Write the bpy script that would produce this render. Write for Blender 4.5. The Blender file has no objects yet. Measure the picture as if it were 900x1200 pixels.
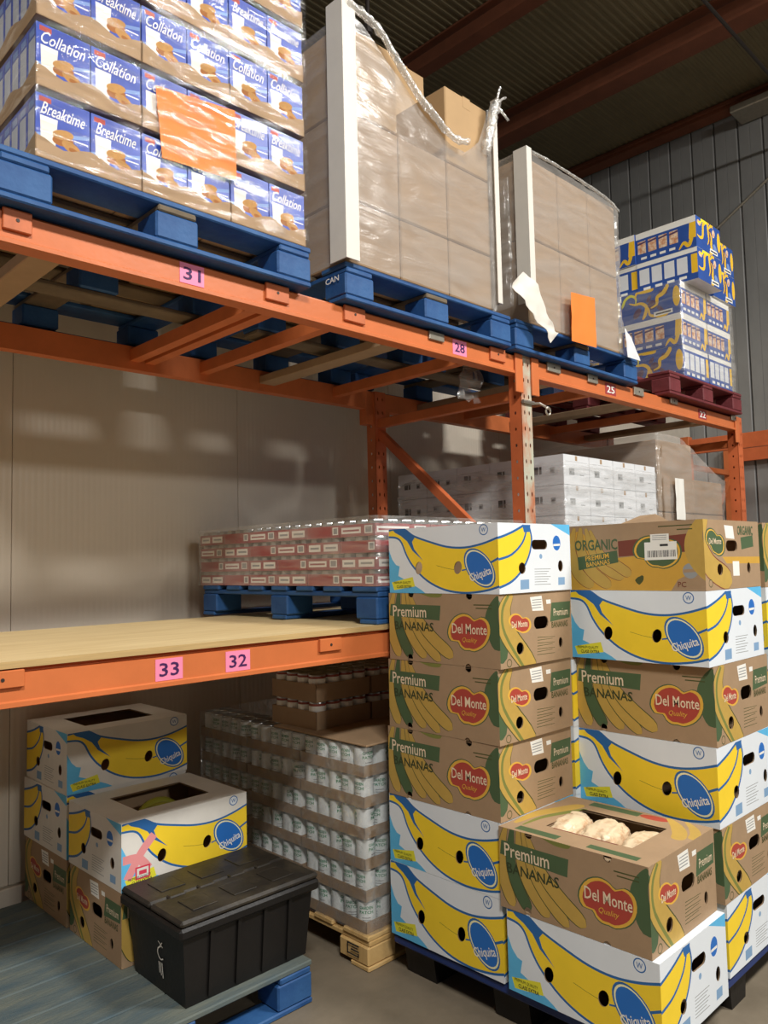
import bpy, bmesh, math, random
from mathutils import Vector, Matrix, noise
from mathutils.geometry import delaunay_2d_cdt
random.seed(7)
S = bpy.context.scene
C = S.collection
PI = math.pi

# ------------------------------------------------------------------ camera
cam_d = bpy.data.cameras.new('camera'); cam = bpy.data.objects.new('camera', cam_d); C.objects.link(cam)
YAW, PITCH, ROLL = 0.79782, 0.066501, -0.022569
fw = Vector((math.cos(YAW)*math.cos(PITCH), math.sin(YAW)*math.cos(PITCH), math.sin(PITCH)))
r0 = Vector((math.sin(YAW), -math.cos(YAW), 0)); u0 = r0.cross(fw)
rr = math.cos(ROLL)*r0 + math.sin(ROLL)*u0; uu = -math.sin(ROLL)*r0 + math.cos(ROLL)*u0
CAM = Vector((-2.99305, -2.098368, 1.47))
M = Matrix((rr, uu, -fw)).transposed().to_4x4(); M.translation = CAM
cam.matrix_world = M
cam_d.sensor_fit = 'VERTICAL'; cam_d.sensor_height = 36; cam_d.sensor_width = 27
cam_d.lens = 36*911.88/1200; cam_d.clip_start = .05
S.camera = cam

# ------------------------------------------------------------------ world, lights, exposure
S.view_settings.view_transform = 'Standard'; S.view_settings.look = 'None'
S.view_settings.gamma = 1; S.view_settings.use_curve_mapping = False
S.view_settings.exposure = -0.25
W = bpy.data.worlds.new('hall_ambient'); S.world = W; W.use_nodes = True
W.node_tree.nodes['Background'].inputs[0].default_value = (.80, .77, .72, 1)
W.node_tree.nodes['Background'].inputs[1].default_value = .095
def area(name, loc, target, sx, sy, power, col=(1, .975, .935)):
    d = bpy.data.lights.new(name, 'AREA'); d.shape = 'RECTANGLE'; d.size = sx; d.size_y = sy
    d.energy = power; d.color = col
    o = bpy.data.objects.new(name, d); C.objects.link(o); o.location = loc
    o.rotation_euler = (Vector(target)-Vector(loc)).to_track_quat('-Z', 'Y').to_euler()
    return o
area('high_bay_lamp_right_offscreen', (.9, -3.8, 5.4), (.5, -2.4, 0), 1.2, .4, 355)
area('high_bay_lamp_left_offscreen', (-3.6, -3.8, 5.4), (-3.0, -2.6, 0), 1.2, .4, 355)
area('high_bay_lamp_behind_offscreen', (-1.6, -10.5, 5.4), (-1.2, -4.0, 0), 1.2, .4, 230)

# ------------------------------------------------------------------ materials
def lin(c):
    return tuple(((v/255/12.92) if v/255 <= .04045 else ((v/255+.055)/1.055)**2.4) for v in c)
MATS = {}
def mat(name, rgb, rough=.6, metal=0., var=.12, scale=8., bump=0., bscale=60., stretch=(1, 1, 1), rgb2=None, thr=None, spec=.4):
    if name in MATS: return MATS[name]
    m = bpy.data.materials.new(name); m.use_nodes = True; nt = m.node_tree; N = nt.nodes; Lk = nt.links
    b = N['Principled BSDF']; c = lin(rgb)
    b.inputs['Roughness'].default_value = rough; b.inputs['Metallic'].default_value = metal
    b.inputs['Specular IOR Level'].default_value = spec
    tc = N.new('ShaderNodeTexCoord'); mp = N.new('ShaderNodeMapping'); mp.inputs['Scale'].default_value = stretch
    Lk.new(tc.outputs['Object'], mp.inputs[0])
    nz = N.new('ShaderNodeTexNoise'); nz.inputs['Scale'].default_value = scale; nz.inputs['Detail'].default_value = 6
    nz.inputs['Roughness'].default_value = .65
    Lk.new(mp.outputs[0], nz.inputs['Vector'])
    rp = N.new('ShaderNodeValToRGB')
    lo = thr[0] if thr else .3; hi = thr[1] if thr else .7
    rp.color_ramp.elements[0].position = lo; rp.color_ramp.elements[1].position = hi
    c2 = lin(rgb2) if rgb2 else tuple(min(1, v*(1+var)) for v in c)
    c1 = c if rgb2 else tuple(v*(1-var) for v in c)
    rp.color_ramp.elements[0].color = (*c1, 1); rp.color_ramp.elements[1].color = (*c2, 1)
    Lk.new(nz.outputs['Fac'], rp.inputs[0]); Lk.new(rp.outputs[0], b.inputs['Base Color'])
    if bump:
        n2 = N.new('ShaderNodeTexNoise'); n2.inputs['Scale'].default_value = bscale; n2.inputs['Detail'].default_value = 4
        Lk.new(mp.outputs[0], n2.inputs['Vector'])
        bp = N.new('ShaderNodeBump'); bp.inputs['Strength'].default_value = bump; bp.inputs['Distance'].default_value = .01
        Lk.new(n2.outputs['Fac'], bp.inputs['Height']); Lk.new(bp.outputs[0], b.inputs['Normal'])
    MATS[name] = m; return m
def film(name, fac_lo, fac_hi, tint=(235, 232, 225), stretch=(1, 1, 12), scale=6., rough=.16, gloss=.45, lo=.35, hi=.75):
    m = bpy.data.materials.new(name); m.use_nodes = True; nt = m.node_tree; N = nt.nodes; Lk = nt.links
    N.remove(N['Principled BSDF']); out = N['Material Output']
    tc = N.new('ShaderNodeTexCoord'); mp = N.new('ShaderNodeMapping'); mp.inputs['Scale'].default_value = stretch
    Lk.new(tc.outputs['Object'], mp.inputs[0])
    nz = N.new('ShaderNodeTexNoise'); nz.inputs['Scale'].default_value = scale; nz.inputs['Detail'].default_value = 7
    nz.inputs['Distortion'].default_value = 1.2
    Lk.new(mp.outputs[0], nz.inputs['Vector'])
    mr = N.new('ShaderNodeMapRange'); mr.inputs[1].default_value = lo; mr.inputs[2].default_value = hi
    mr.inputs[3].default_value = fac_lo; mr.inputs[4].default_value = fac_hi
    Lk.new(nz.outputs['Fac'], mr.inputs[0])
    bp = N.new('ShaderNodeBump'); bp.inputs['Strength'].default_value = .55; bp.inputs['Distance'].default_value = .02
    Lk.new(nz.outputs['Fac'], bp.inputs['Height'])
    df = N.new('ShaderNodeBsdfDiffuse'); df.inputs[0].default_value = (*lin(tint), 1)
    gl = N.new('ShaderNodeBsdfGlossy'); gl.inputs['Roughness'].default_value = rough; gl.inputs[0].default_value = (.95, .95, .95, 1)
    Lk.new(bp.outputs[0], gl.inputs['Normal'])
    mx = N.new('ShaderNodeMixShader'); mx.inputs[0].default_value = gloss
    Lk.new(df.outputs[0], mx.inputs[1]); Lk.new(gl.outputs[0], mx.inputs[2])
    tr = N.new('ShaderNodeBsdfTransparent')
    m2 = N.new('ShaderNodeMixShader'); Lk.new(mr.outputs[0], m2.inputs[0]); Lk.new(tr.outputs[0], m2.inputs[1]); Lk.new(mx.outputs[0], m2.inputs[2])
    Lk.new(m2.outputs[0], out.inputs['Surface'])
    MATS[name] = m; return m
mat('orange_paint', (206, 114, 64), .42, var=.10, scale=3, bump=.05)
mat('orange_upright', (204, 106, 62), .45, var=.15, scale=5)
mat('orange_back', (206, 114, 64), .5, var=.15, scale=5)
mat('orange_plate', (196, 108, 66), .5, var=.2, scale=12)
mat('worn_post', (188, 118, 84), .5, scale=9, rgb2=(190, 192, 172), thr=(.38, .6), stretch=(1, 1, .5))
mat('zinc', (172, 165, 150), .35, .6, var=.15, scale=30)
mat('wire_steel', (200, 195, 185), .3, .8)
mat('dark_steel_and_hole', (58, 52, 48), .5, .3, var=.1)
mat('white_panel', (214, 204, 187), .38, var=.05, scale=1.2, bump=.02, bscale=3)
mat('panel_seam', (214, 206, 190), .5)
mat('corrugated', (150, 150, 148), .5, .25, var=.14, scale=2.5, stretch=(1, 1, .4))
mat('roof_deck', (122, 112, 86), .75, var=.1, scale=3)
mat('roof_beam', (122, 72, 50), .65, var=.18, scale=4)
mat('concrete', (108, 98, 82), .5, scale=2.2, rgb2=(138, 126, 108), thr=(.3, .7), bump=.12, bscale=25)
mat('chep_blue', (30, 72, 126), .6, scale=5, rgb2=(54, 100, 152), thr=(.35, .75), stretch=(1, 1, 1), bump=.2, bscale=40)
mat('brown_wood', (96, 84, 68), .8, scale=6, rgb2=(120, 106, 86), thr=(.3, .7), bump=.2, bscale=40)
mat('worn_blue_deck', (62, 84, 96), .75, scale=4, rgb2=(112, 116, 104), thr=(.3, .7), stretch=(.6, 3, 1), bump=.3, bscale=40)
mat('navy_plastic', (34, 56, 112), .45, var=.15)
mat('maroon_wood', (112, 48, 52), .65, var=.2, scale=8, bump=.2)
mat('pine', (206, 166, 104), .6, scale=6, rgb2=(226, 190, 130), thr=(.3, .7), stretch=(1, 8, 1), bump=.15)
mat('plywood', (214, 186, 132), .6, scale=3, rgb2=(232, 208, 158), thr=(.3, .7), stretch=(1, 7, 1), bump=.1)
mat('ply_edge', (190, 160, 108), .7, var=.2, stretch=(1, 1, 40), scale=4)
mat('kraft', (166, 138, 107), .75, var=.07, scale=10, bump=.06)
mat('kraft_dark', (166, 138, 107), .78, var=.09, scale=9)
mat('kraft_load', (170, 141, 109), .75, var=.07, scale=5)
mat('kraft_tan', (182, 149, 107), .75, var=.06, scale=5)
mat('kraft_in', (166, 138, 107), .85, var=.08)
mat('white_card', (228, 234, 239), .55, var=.03, scale=6)
mat('white_card_old', (226, 222, 213), .6, var=.08, scale=5)
mat('ban_yellow', (250, 214, 52), .5, var=.04)
mat('ban_blue', (44, 104, 168), .5, var=.05)
mat('logo_blue', (40, 112, 196), .5, var=.04)
mat('sky_print', (96, 186, 232), .5, var=.08, scale=12)
mat('cream', (246, 240, 190), .5, var=.03)
mat('ink_grey', (150, 152, 152), .7, var=.05)
mat('ink_blue', (130, 165, 200), .6, var=.05)
mat('ink_dark', (46, 46, 48), .7, var=.05)
mat('print_white', (240, 238, 230), .55, var=.02)
mat('lime', (232, 226, 60), .5, var=.03)
mat('dm_green', (76, 98, 66), .6, var=.08)
mat('dm_dark', (72, 78, 40), .6, var=.08)
mat('dm_text', (56, 66, 40), .6, var=.06)
mat('dm_ochre', (192, 158, 78), .6, var=.08, scale=12)
mat('dm_leaf', (124, 128, 64), .6, var=.08)
mat('dm_red', (176, 70, 58), .55, var=.05)
mat('dm_gold', (226, 176, 70), .55, var=.05)
mat('dm_cream', (236, 214, 182), .6, var=.03)
mat('dm_maroon', (122, 62, 48), .6, var=.06)
mat('org_ochre', (206, 160, 64), .6, var=.06, scale=10)
mat('pink_ribbon', (232, 150, 150), .55, var=.05)
mat('pink_red', (214, 60, 84), .55, var=.04)
mat('label_pink', (244, 140, 176), .55, var=.03)
mat('label_ink', (66, 28, 84), .6, var=.03)
mat('label_red', (160, 62, 62), .55, var=.06, scale=30)
mat('orange_paper', (244, 132, 56), .6, var=.04)
mat('cookie_blue', (36, 62, 158), .4, scale=9, rgb2=(58, 88, 186), thr=(.3, .75))
mat('cookie_pale', (120, 150, 205), .5, var=.1)
mat('biscuit', (186, 138, 78), .7, var=.12, scale=60)
mat('biscuit_dark', (160, 100, 46), .7, var=.1)
mat('milk', (228, 224, 214), .5, var=.05)
mat('pack_side', (186, 192, 204), .45, var=.12, scale=14)
mat('swirl_blue', (44, 82, 158), .5, var=.1)
mat('swirl_yellow', (244, 196, 48), .5, var=.06)
mat('swirl_purple', (92, 62, 92), .5, var=.1)
mat('food_print', (206, 140, 96), .6, scale=40, rgb2=(236, 214, 186), thr=(.4, .6))
mat('black_plastic', (24, 22, 21), .45, var=.2, scale=6, bump=.08)
mat('black_lid', (38, 34, 29), .5, scale=7, rgb2=(72, 64, 50), thr=(.45, .8), bump=.1)
mat('can_label', (240, 244, 243), .4, var=.02)
mat('can_metal', (180, 182, 180), .3, .85, var=.1)
mat('can_green', (34, 140, 92), .45, var=.04)
mat('can_red', (150, 74, 62), .45, var=.06)
mat('case_red', (160, 86, 86), .45, var=.1, scale=20)
mat('case_pale', (214, 196, 192), .45, var=.1, scale=30)
mat('corner_board', (222, 216, 205), .5, var=.04)
mat('bread', (228, 206, 172), .35, scale=22, rgb2=(186, 138, 96), thr=(.5, .72), bump=.4, bscale=30)
mat('banana_green', (150, 150, 50), .5, var=.2)
mat('carton_white', (224, 226, 228), .5, var=.04)
def fine_ribs(name, scale, strength):
    nt = MATS[name].node_tree; N = nt.nodes; tc = N.new('ShaderNodeTexCoord'); wv = N.new('ShaderNodeTexWave'); wv.inputs['Scale'].default_value = scale
    wv.bands_direction = 'X'; nt.links.new(tc.outputs['Object'], wv.inputs[0]); bp = N.new('ShaderNodeBump'); bp.inputs['Strength'].default_value = strength; bp.inputs['Distance'].default_value = .003
    nt.links.new(wv.outputs['Fac'], bp.inputs['Height']); nt.links.new(bp.outputs[0], N['Principled BSDF'].inputs['Normal'])
fine_ribs('white_panel', 12., .25)
film('film_clear', .10, .42, scale=3, stretch=(1.2, 1.2, 7), rough=.14)
film('film_cookie', .0, .42, lo=.46, hi=.84, scale=3.2, stretch=(1.5, 1.5, 9), rough=.10, gloss=.85)
film('film_veil', .26, .52, tint=(204, 198, 190), scale=2.5, stretch=(1, 1, 5), rough=.2, gloss=.28)
film('film_can', .12, .5, tint=(205, 215, 220), scale=6, stretch=(3, 3, 3), rough=.12, gloss=.6)
film('film_white', .10, .62, tint=(226, 226, 224), scale=2.5, stretch=(1, 1, 8), rough=.2, gloss=.25, lo=.4, hi=.7)
film('film_bunch', .30, .85, scale=14, stretch=(2, 2, 2), rough=.15)

# ------------------------------------------------------------------ mesh helpers
class MB:
    def __init__(s): s.v = []; s.f = []; s.m = []; s.mats = []
    def mi(s, name):
        if name not in s.mats: s.mats.append(name)
        return s.mats.index(name)
    def add(s, vs, fs, m, T=None):
        o = len(s.v); k = s.mi(m)
        for p in vs:
            p = Vector(p)
            s.v.append(tuple(T @ p) if T else tuple(p))
        for f in fs: s.f.append(tuple(i+o for i in f)); s.m.append(k)
    def box(s, x0, x1, y0, y1, z0, z1, m, T=None):
        vs = [(x, y, z) for z in (z0, z1) for y in (y0, y1) for x in (x0, x1)]
        s.add(vs, [(0, 2, 3, 1), (4, 5, 7, 6), (0, 1, 5, 4), (2, 6, 7, 3), (0, 4, 6, 2), (1, 3, 7, 5)], m, T)
    def bbox(s, x0, x1, y0, y1, z0, z1, m, b=.004, T=None):
        bm = bmesh.new(); bmesh.ops.create_cube(bm, size=1)
        for v in bm.verts: v.co = Vector(((x0+x1)/2+v.co.x*(x1-x0), (y0+y1)/2+v.co.y*(y1-y0), (z0+z1)/2+v.co.z*(z1-z0)))
        bmesh.ops.bevel(bm, geom=bm.edges[:], offset=b, segments=1, affect='EDGES', profile=.5)
        bm.verts.ensure_lookup_table()
        s.add([v.co for v in bm.verts], [[v.index for v in f.verts] for f in bm.faces], m, T); bm.free()
    def prism(s, poly, d0, d1, m, axis='y', T=None):
        def P(a, b, d): return {'y': (a, d, b), 'x': (d, a, b), 'z': (a, b, d)}[axis]
        n = len(poly); vs = [P(a, b, d0) for a, b in poly]+[P(a, b, d1) for a, b in poly]
        s.add(vs, [tuple(range(n)), tuple(range(2*n-1, n-1, -1))]+[(i, i+n, (i+1) % n+n, (i+1) % n) for i in range(n)], m, T)
    def tube(s, pts, r, m, n=8, T=None, radii=None):
        vs = []; fs = []; pts = [Vector(p) for p in pts]
        for i, p in enumerate(pts):
            d = (pts[min(i+1, len(pts)-1)]-pts[max(i-1, 0)]).normalized()
            a = d.cross(Vector((0, 0, 1)) if abs(d.z) < .9 else Vector((1, 0, 0))).normalized(); b = d.cross(a)
            q = radii[i] if radii else r
            for k in range(n):
                t = 2*PI*k/n; vs.append(p+a*math.cos(t)*q+b*math.sin(t)*q)
        for i in range(len(pts)-1):
            for k in range(n): fs.append((i*n+k, i*n+(k+1) % n, (i+1)*n+(k+1) % n, (i+1)*n+k))
        fs.append(tuple(range(n))); fs.append(tuple(range(len(vs)-1, len(vs)-n-1, -1)))
        s.add(vs, fs, m, T)
    def lathe(s, prof, m, n=16, T=None):
        vs = []; fs = []
        for r, z in prof:
            for k in range(n): vs.append((r*math.cos(2*PI*k/n), r*math.sin(2*PI*k/n), z))
        for i in range(len(prof)-1):
            for k in range(n): fs.append((i*n+k, i*n+(k+1) % n, (i+1)*n+(k+1) % n, (i+1)*n+k))
        s.add(vs, fs, m, T)
    def mesh(s, name):
        me = bpy.data.meshes.new(name); me.from_pydata(s.v, [], s.f)
        for n in s.mats: me.materials.append(MATS[n])
        me.polygons.foreach_set('material_index', s.m); me.update(); return me
    def build(s, name, parent=None, loc=None, rotz=0, smooth=False):
        me = s.mesh(name)
        if smooth: me.polygons.foreach_set('use_smooth', [True]*len(me.polygons))
        return put(name, me, parent, loc, rotz)
def put(name, me, parent=None, loc=None, rotz=0):
    o = bpy.data.objects.new(name, me); C.objects.link(o)
    if loc: o.location = loc
    if rotz: o.rotation_euler.z = rotz
    if parent: o.parent = parent
    return o
def thing(name, label, cat, loc=(0, 0, 0), rotz=0, group=None):
    o = bpy.data.objects.new(name, None); C.objects.link(o); o.empty_display_size = .1
    o.location = loc; o.rotation_euler.z = rotz; tag(o, label, cat, group); return o
def tag(o, label, cat, group=None):
    o['label'] = label; o['category'] = cat
    if group: o['group'] = group
    return o
def struct(o): o['kind'] = 'structure'; return o
def copy_tree(o, parent=None):
    c = o.copy(); C.objects.link(c)
    if parent: c.parent = parent
    for ch in list(o.children): copy_tree(ch, c)
    return c

# text -> flat mesh data (x right, y up, centred), cached
_T = {}
def text2d(txt, size=1., shear=0., bold=0.):
    k = (txt, shear, bold)
    if k not in _T:
        cu = bpy.data.curves.new('lettering', 'FONT'); cu.body = txt; cu.size = 1; cu.shear = shear; cu.resolution_u = 2
        cu.align_x = 'CENTER'; cu.align_y = 'CENTER'; cu.fill_mode = 'FRONT'; cu.offset = bold
        ob = bpy.data.objects.new('lettering', cu); C.objects.link(ob)
        dg = bpy.context.evaluated_depsgraph_get(); ev = ob.evaluated_get(dg); me = ev.to_mesh()
        V = [tuple(v.co) for v in me.vertices]; F = [tuple(p.vertices) for p in me.polygons]
        ev.to_mesh_clear(); bpy.data.objects.remove(ob); bpy.data.curves.remove(cu)
        xs = [v[0] for v in V]; ys = [v[1] for v in V]
        cx = (min(xs)+max(xs))/2; cy = (min(ys)+max(ys))/2; w = max(xs)-min(xs); h = max(ys)-min(ys)
        _T[k] = ([(a-cx, b-cy) for a, b, _ in V], F, w, h)
    return _T[k]
def face_T(origin, ux, uy):
    ux = Vector(ux).normalized(); uy = Vector(uy).normalized(); n = ux.cross(uy)
    T = Matrix((ux, uy, n)).transposed().to_4x4(); T.translation = Vector(origin); return T
def add_text(mb, T, txt, cx, cy, w, m, ang=0., h=None, shear=0., bold=0., off=.0007):
    V, F, tw, th = text2d(txt, 1, shear, bold); sx = w/tw; sy = (h/th) if h else sx
    ca, sa = math.cos(ang), math.sin(ang)
    mb.add([(cx+(a*sx)*ca-(b*sy)*sa, cy+(a*sx)*sa+(b*sy)*ca, off) for a, b in V], F, m, T)

# planar art: shapes = [(material, polygon or list of polygons)], material None = hole
def area2(p): return sum(p[i][0]*p[(i+1) % len(p)][1]-p[(i+1) % len(p)][0]*p[i][1] for i in range(len(p)))
def art(rect, base, shapes):
    x0, y0, x1, y1 = rect
    V = []; Fc = []; ids = []
    def addp(poly, k):
        if area2(poly) < 0: poly = poly[::-1]
        i0 = len(V); V.extend(Vector(p) for p in poly); Fc.append(list(range(i0, len(V)))); ids.append(k)
    addp([(x0, y0), (x1, y0), (x1, y1), (x0, y1)], -1)
    for k, (m, polys) in enumerate(shapes):
        if not isinstance(polys[0][0], (tuple, list)): polys = [polys]
        for q in polys:
            q2 = [tuple(q[0])]
            for a in q[1:]:
                if (Vector(a)-Vector(q2[-1])).length > 1e-5: q2.append(tuple(a))
            if len(q2) > 2 and abs(area2(q2)) > 1e-9: addp(q2, k)
    ov, oe, of, a, b, fo = delaunay_2d_cdt(V, [], Fc, 0, 1e-6)
    out = {}
    for f, org in zip(of, fo):
        if 0 not in org: continue
        k = max(ids[i] for i in org)
        m = base if k < 0 else shapes[k][0]
        if m is None: continue
        out.setdefault(m, []).append(tuple(f))
    return [(v.x, v.y) for v in ov], out
def add_art(mb, T, A, inner=None, th=.004):
    V, out = A
    for m, fs in out.items():
        used = sorted({i for f in fs for i in f}); ix = {i: n for n, i in enumerate(used)}
        mb.add([(V[i][0], V[i][1], 0) for i in used], [tuple(ix[i] for i in f) for f in fs], m, T)
        if inner:
            mb.add([(V[i][0], V[i][1], -th) for i in used], [tuple(ix[i] for i in reversed(f)) for f in fs], inner, T)
def homog(src, dst):
    # 4-point homography (gaussian elimination)
    A = []
    for (x, y), (u, v) in zip(src, dst):
        A.append([x, y, 1, 0, 0, 0, -u*x, -u*y, u]); A.append([0, 0, 0, x, y, 1, -v*x, -v*y, v])
    n = 8
    for i in range(n):
        p = max(range(i, n), key=lambda r: abs(A[r][i])); A[i], A[p] = A[p], A[i]
        A[i] = [a/A[i][i] for a in A[i]]
        for r in range(n):
            if r != i: k = A[r][i]; A[r] = [a-k*b for a, b in zip(A[r], A[i])]
    h = [A[i][8] for i in range(n)]+[1]
    def f(x, y):
        w = h[6]*x+h[7]*y+h[8]
        return ((h[0]*x+h[1]*y+h[2])/w, (h[3]*x+h[4]*y+h[5])/w)
    return f
def smooth(pts, n=5, closed=False):
    out = []; N = len(pts)
    rng = range(N) if closed else range(N-1)
    for i in rng:
        p0 = pts[(i-1) % N] if closed or i > 0 else pts[i]; p1 = pts[i]; p2 = pts[(i+1) % N]
        p3 = pts[(i+2) % N] if closed or i+2 < N else p2
        for k in range(n):
            t = k/n
            out.append(tuple(.5*(2*b+(c-a)*t+(2*a-5*b+4*c-d)*t*t+(3*b-a-3*c+d)*t**3) for a, b, c, d in zip(p0, p1, p2, p3)))
    if not closed: out.append(tuple(pts[-1]))
    return out
def ribbon(pts, w):
    P = [Vector(p) for p in pts]; L = []; R = []
    for i, p in enumerate(P):
        d = (P[min(i+1, len(P)-1)]-P[max(i-1, 0)]).normalized(); n = Vector((-d.y, d.x))*w/2
        L.append(p+n); R.append(p-n)
    return [[tuple(L[i]), tuple(L[i+1]), tuple(R[i+1]), tuple(R[i])] for i in range(len(P)-1)]
def ell(cx, cy, rx, ry, n=18, a=0.):
    return [(cx+rx*math.cos(2*PI*k/n)*math.cos(a)-ry*math.sin(2*PI*k/n)*math.sin(a), cy+rx*math.cos(2*PI*k/n)*math.sin(a)+ry*math.sin(2*PI*k/n)*math.cos(a)) for k in range(n)]
def rrect(cx, cy, w, h, r):
    o = []
    for sx, sy, a0 in ((1, 1, 0), (-1, 1, 90), (-1, -1, 180), (1, -1, 270)):
        for k in range(4):
            a = math.radians(a0+30*k); o.append((cx+sx*(w/2-r)+r*math.cos(a), cy+sy*(h/2-r)+r*math.sin(a)))
    return o
def rect(x0, y0, x1, y1): return [(x0, y0), (x1, y0), (x1, y1), (x0, y1)]
def lobe(pts, w, n=6):
    """banana-shaped lobe along a spine, tapered at both ends"""
    P = [Vector(p) for p in smooth(pts, n)]; L = []; R = []
    for i, p in enumerate(P):
        t = i/(len(P)-1); d = (P[min(i+1, len(P)-1)]-P[max(i-1, 0)]).normalized(); nn = Vector((-d.y, d.x))
        q = w*(.25+.75*math.sin(min(1, t*1.6)*PI/2))*math.sqrt(max(.0, 1-max(0, (t-.82)/.18)**2)) if t < 1 else .15*w
        L.append(tuple(p+nn*q)); R.append(tuple(p-nn*q))
    return L+R[::-1]
def at(px, py, ax, v):
    """point where the photograph's pixel ray meets the plane axis=v"""
    d = fw+rr*((px-450)/911.88)+uu*((600-py)/911.88); t = (v-CAM[ax])/d[ax]; return CAM+d*t

H1, H2, D = 1.226, 2.427, 1.051        # shelf levels and depth of the rack
WALLY, METX, ROOFZ = 1.385, 4.886, 5.98

# ================================================================== THE SETTING
mb = MB(); mb.box(-9, METX+.1, -9, 5, -.1, 0, 'concrete'); struct(mb.build('floor'))
mb = MB()
mb.box(-9, METX+.1, -9, 5, ROOFZ, ROOFZ+.05, 'roof_deck')
ceil = struct(mb.build('ceiling'))
mb = MB()
y = -2.0
while y < 4.5:
    mb.prism([(y, ROOFZ), (y+.012, ROOFZ-.010), (y+.03, ROOFZ-.010), (y+.042, ROOFZ)], -2.5, METX, 'roof_deck', 'x'); y += .065
o = mb.build('roof_rib', ceil); o['kind'] = 'stuff'
# white insulated partition behind the rack: one panel object each, joints recessed
mb = MB(); mb.box(-7, METX-.02, WALLY+.012, WALLY+.10, 0, 3.9, 'panel_seam'); wall = struct(mb.build('wall_back'))
mb = MB(); mb.bbox(0, 1.138, 0, .02, .18, 3.9, 'white_panel', .0015); pm = mb.mesh('wall_panel')
x = at(278, 550, 1, WALLY).x-1.14*5
while x < METX-1.15:
    put('wall_panel', pm, wall, (x, WALLY-.006, 0)); x += 1.14
mb = MB(); mb.bbox(-7, METX-.02, WALLY-.022, WALLY+.02, 0, .172, 'white_panel', .004); struct(mb.build('baseboard_back'))
# corrugated metal end wall
mb = MB(); mb.box(METX+.03, METX+.12, -6, 5, 0, ROOFZ, 'corrugated'); mw = struct(mb.build('wall_right'))
mb = MB(); w = .236
mb.prism([(0, 0), (.004, .024), (.010, .030), (.112, .030), (.114, .026), (.118, .026), (.120, .030), (.218, .030), (.224, .024), (.229, 0)], 0, ROOFZ, 'corrugated', 'z')
pm = mb.mesh('metal_panel')
y = -3.0
while y < 4.6:
    put('metal_panel', pm, mw, (METX+.03, y, 0), PI/2).scale = (1, 1, 1); y += w
# roof steel
def roof_beam(x0, x1, zb, label, name='roof_beam'):
    mb = MB(); xc = (x0+x1)/2; y0, y1 = -4.5, 4.6
    mb.box(x0, x1, y0, y1, zb, zb+.025, 'roof_beam'); mb.box(xc-.012, xc+.012, y0, y1, zb+.025, ROOFZ-.05, 'roof_beam'); mb.box(x0, x1, y0, y1, ROOFZ-.03, ROOFZ-.012, 'roof_beam')
    return tag(mb.build(name), label, 'roof beam')
roof_beam(1.84, 1.97, 5.77, 'rust brown steel roof beam above the tall shrink-wrapped brown load')
roof_beam(3.18, 3.38, 5.72, 'broad rust brown steel roof beam between the other beam and the metal wall')
mb = MB(); mb.box(4.70, 4.86, -4.5, 4.6, 5.90, ROOFZ-.02, 'roof_beam'); mb.box(4.66, 4.70, -4.5, 4.6, 5.93, ROOFZ-.02, 'roof_beam')
tag(mb.build('eave_purlin'), 'dark steel purlin running under the roof along the corrugated metal wall', 'roof beam')
mb = MB(); mb.tube([(2.36, .04, 5.42), (METX, .04, 5.42)], .014, 'dark_steel_and_hole'); t = mb.build('ceiling_pipe'); tag(t, 'thin dark pipe crossing below the roof beam to the metal wall', 'pipe')
mb = MB(); mb.tube([(METX-.02, 1.95, 4.20), (METX-.02, .51, 5.12), (METX-.02, -.62, 5.86)], .014, 'zinc'); tag(mb.build('brace_rod'), 'thin diagonal bracing rod fixed across the corrugated metal wall', 'rod')
mb = MB(); mb.bbox(METX-.32, METX-.02, .30, .72, 5.76, 5.83, 'zinc', .01); tag(mb.build('wall_light_housing'), 'grey metal light housing high on the corrugated metal wall', 'light')
p = at(431, 36, 1, 1.1)
mb = MB(); mb.tube([(p.x, 1.1, p.z), (p.x+.01, 1.1, (p.z+ROOFZ)/2), (p.x, 1.1, ROOFZ)], .012, 'dark_steel_and_hole'); mb.lathe([(.0, -.03), (.03, -.02), (.03, .03), (0, .04)], 'dark_steel_and_hole', 8, Matrix.Translation(p)); tag(mb.build('hanging_cable'), 'thin dark cable hanging from the roof above the brown load', 'cable')

# ================================================================== THE RACK
ND = 'orange'
_post = {}
def post(parent, X, Y0, Y1, ztop, front_mat, dup_holes=True, side='orange_upright'):
    mb = MB(); w = .04
    zs = [.1+.0762*k for k in range(int((ztop-.13)/.0762)+1)]
    k = (round(ztop, 3), front_mat, side)
    if k not in _post:
        _post[k] = (art((0, 0, 2*w, ztop), front_mat, [(None, ell(w+dx, z, .005, .011, 8)) for z in zs for dx in (-.018, .018)]),
                    art((0, 0, .066, ztop), side, [(None, ell(.033, z, .006, .008, 8)) for z in zs]))
    add_art(mb, face_T((X-w, Y0, 0), (1, 0, 0), (0, 0, 1)), _post[k][0], side, .003)
    add_art(mb, face_T((X-w, Y1, 0), (0, -1, 0), (0, 0, 1)), _post[k][1], side, .003)
    mb.box(X+w-.004, X+w, Y0+.004, Y1, 0, ztop, side)
    mb.box(X-w+.004, X-.018, Y1-.004, Y1, 0, ztop, side); mb.box(X+.018, X+w-.004, Y1-.004, Y1, 0, ztop, side)
    return mb.build('post', parent)
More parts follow.
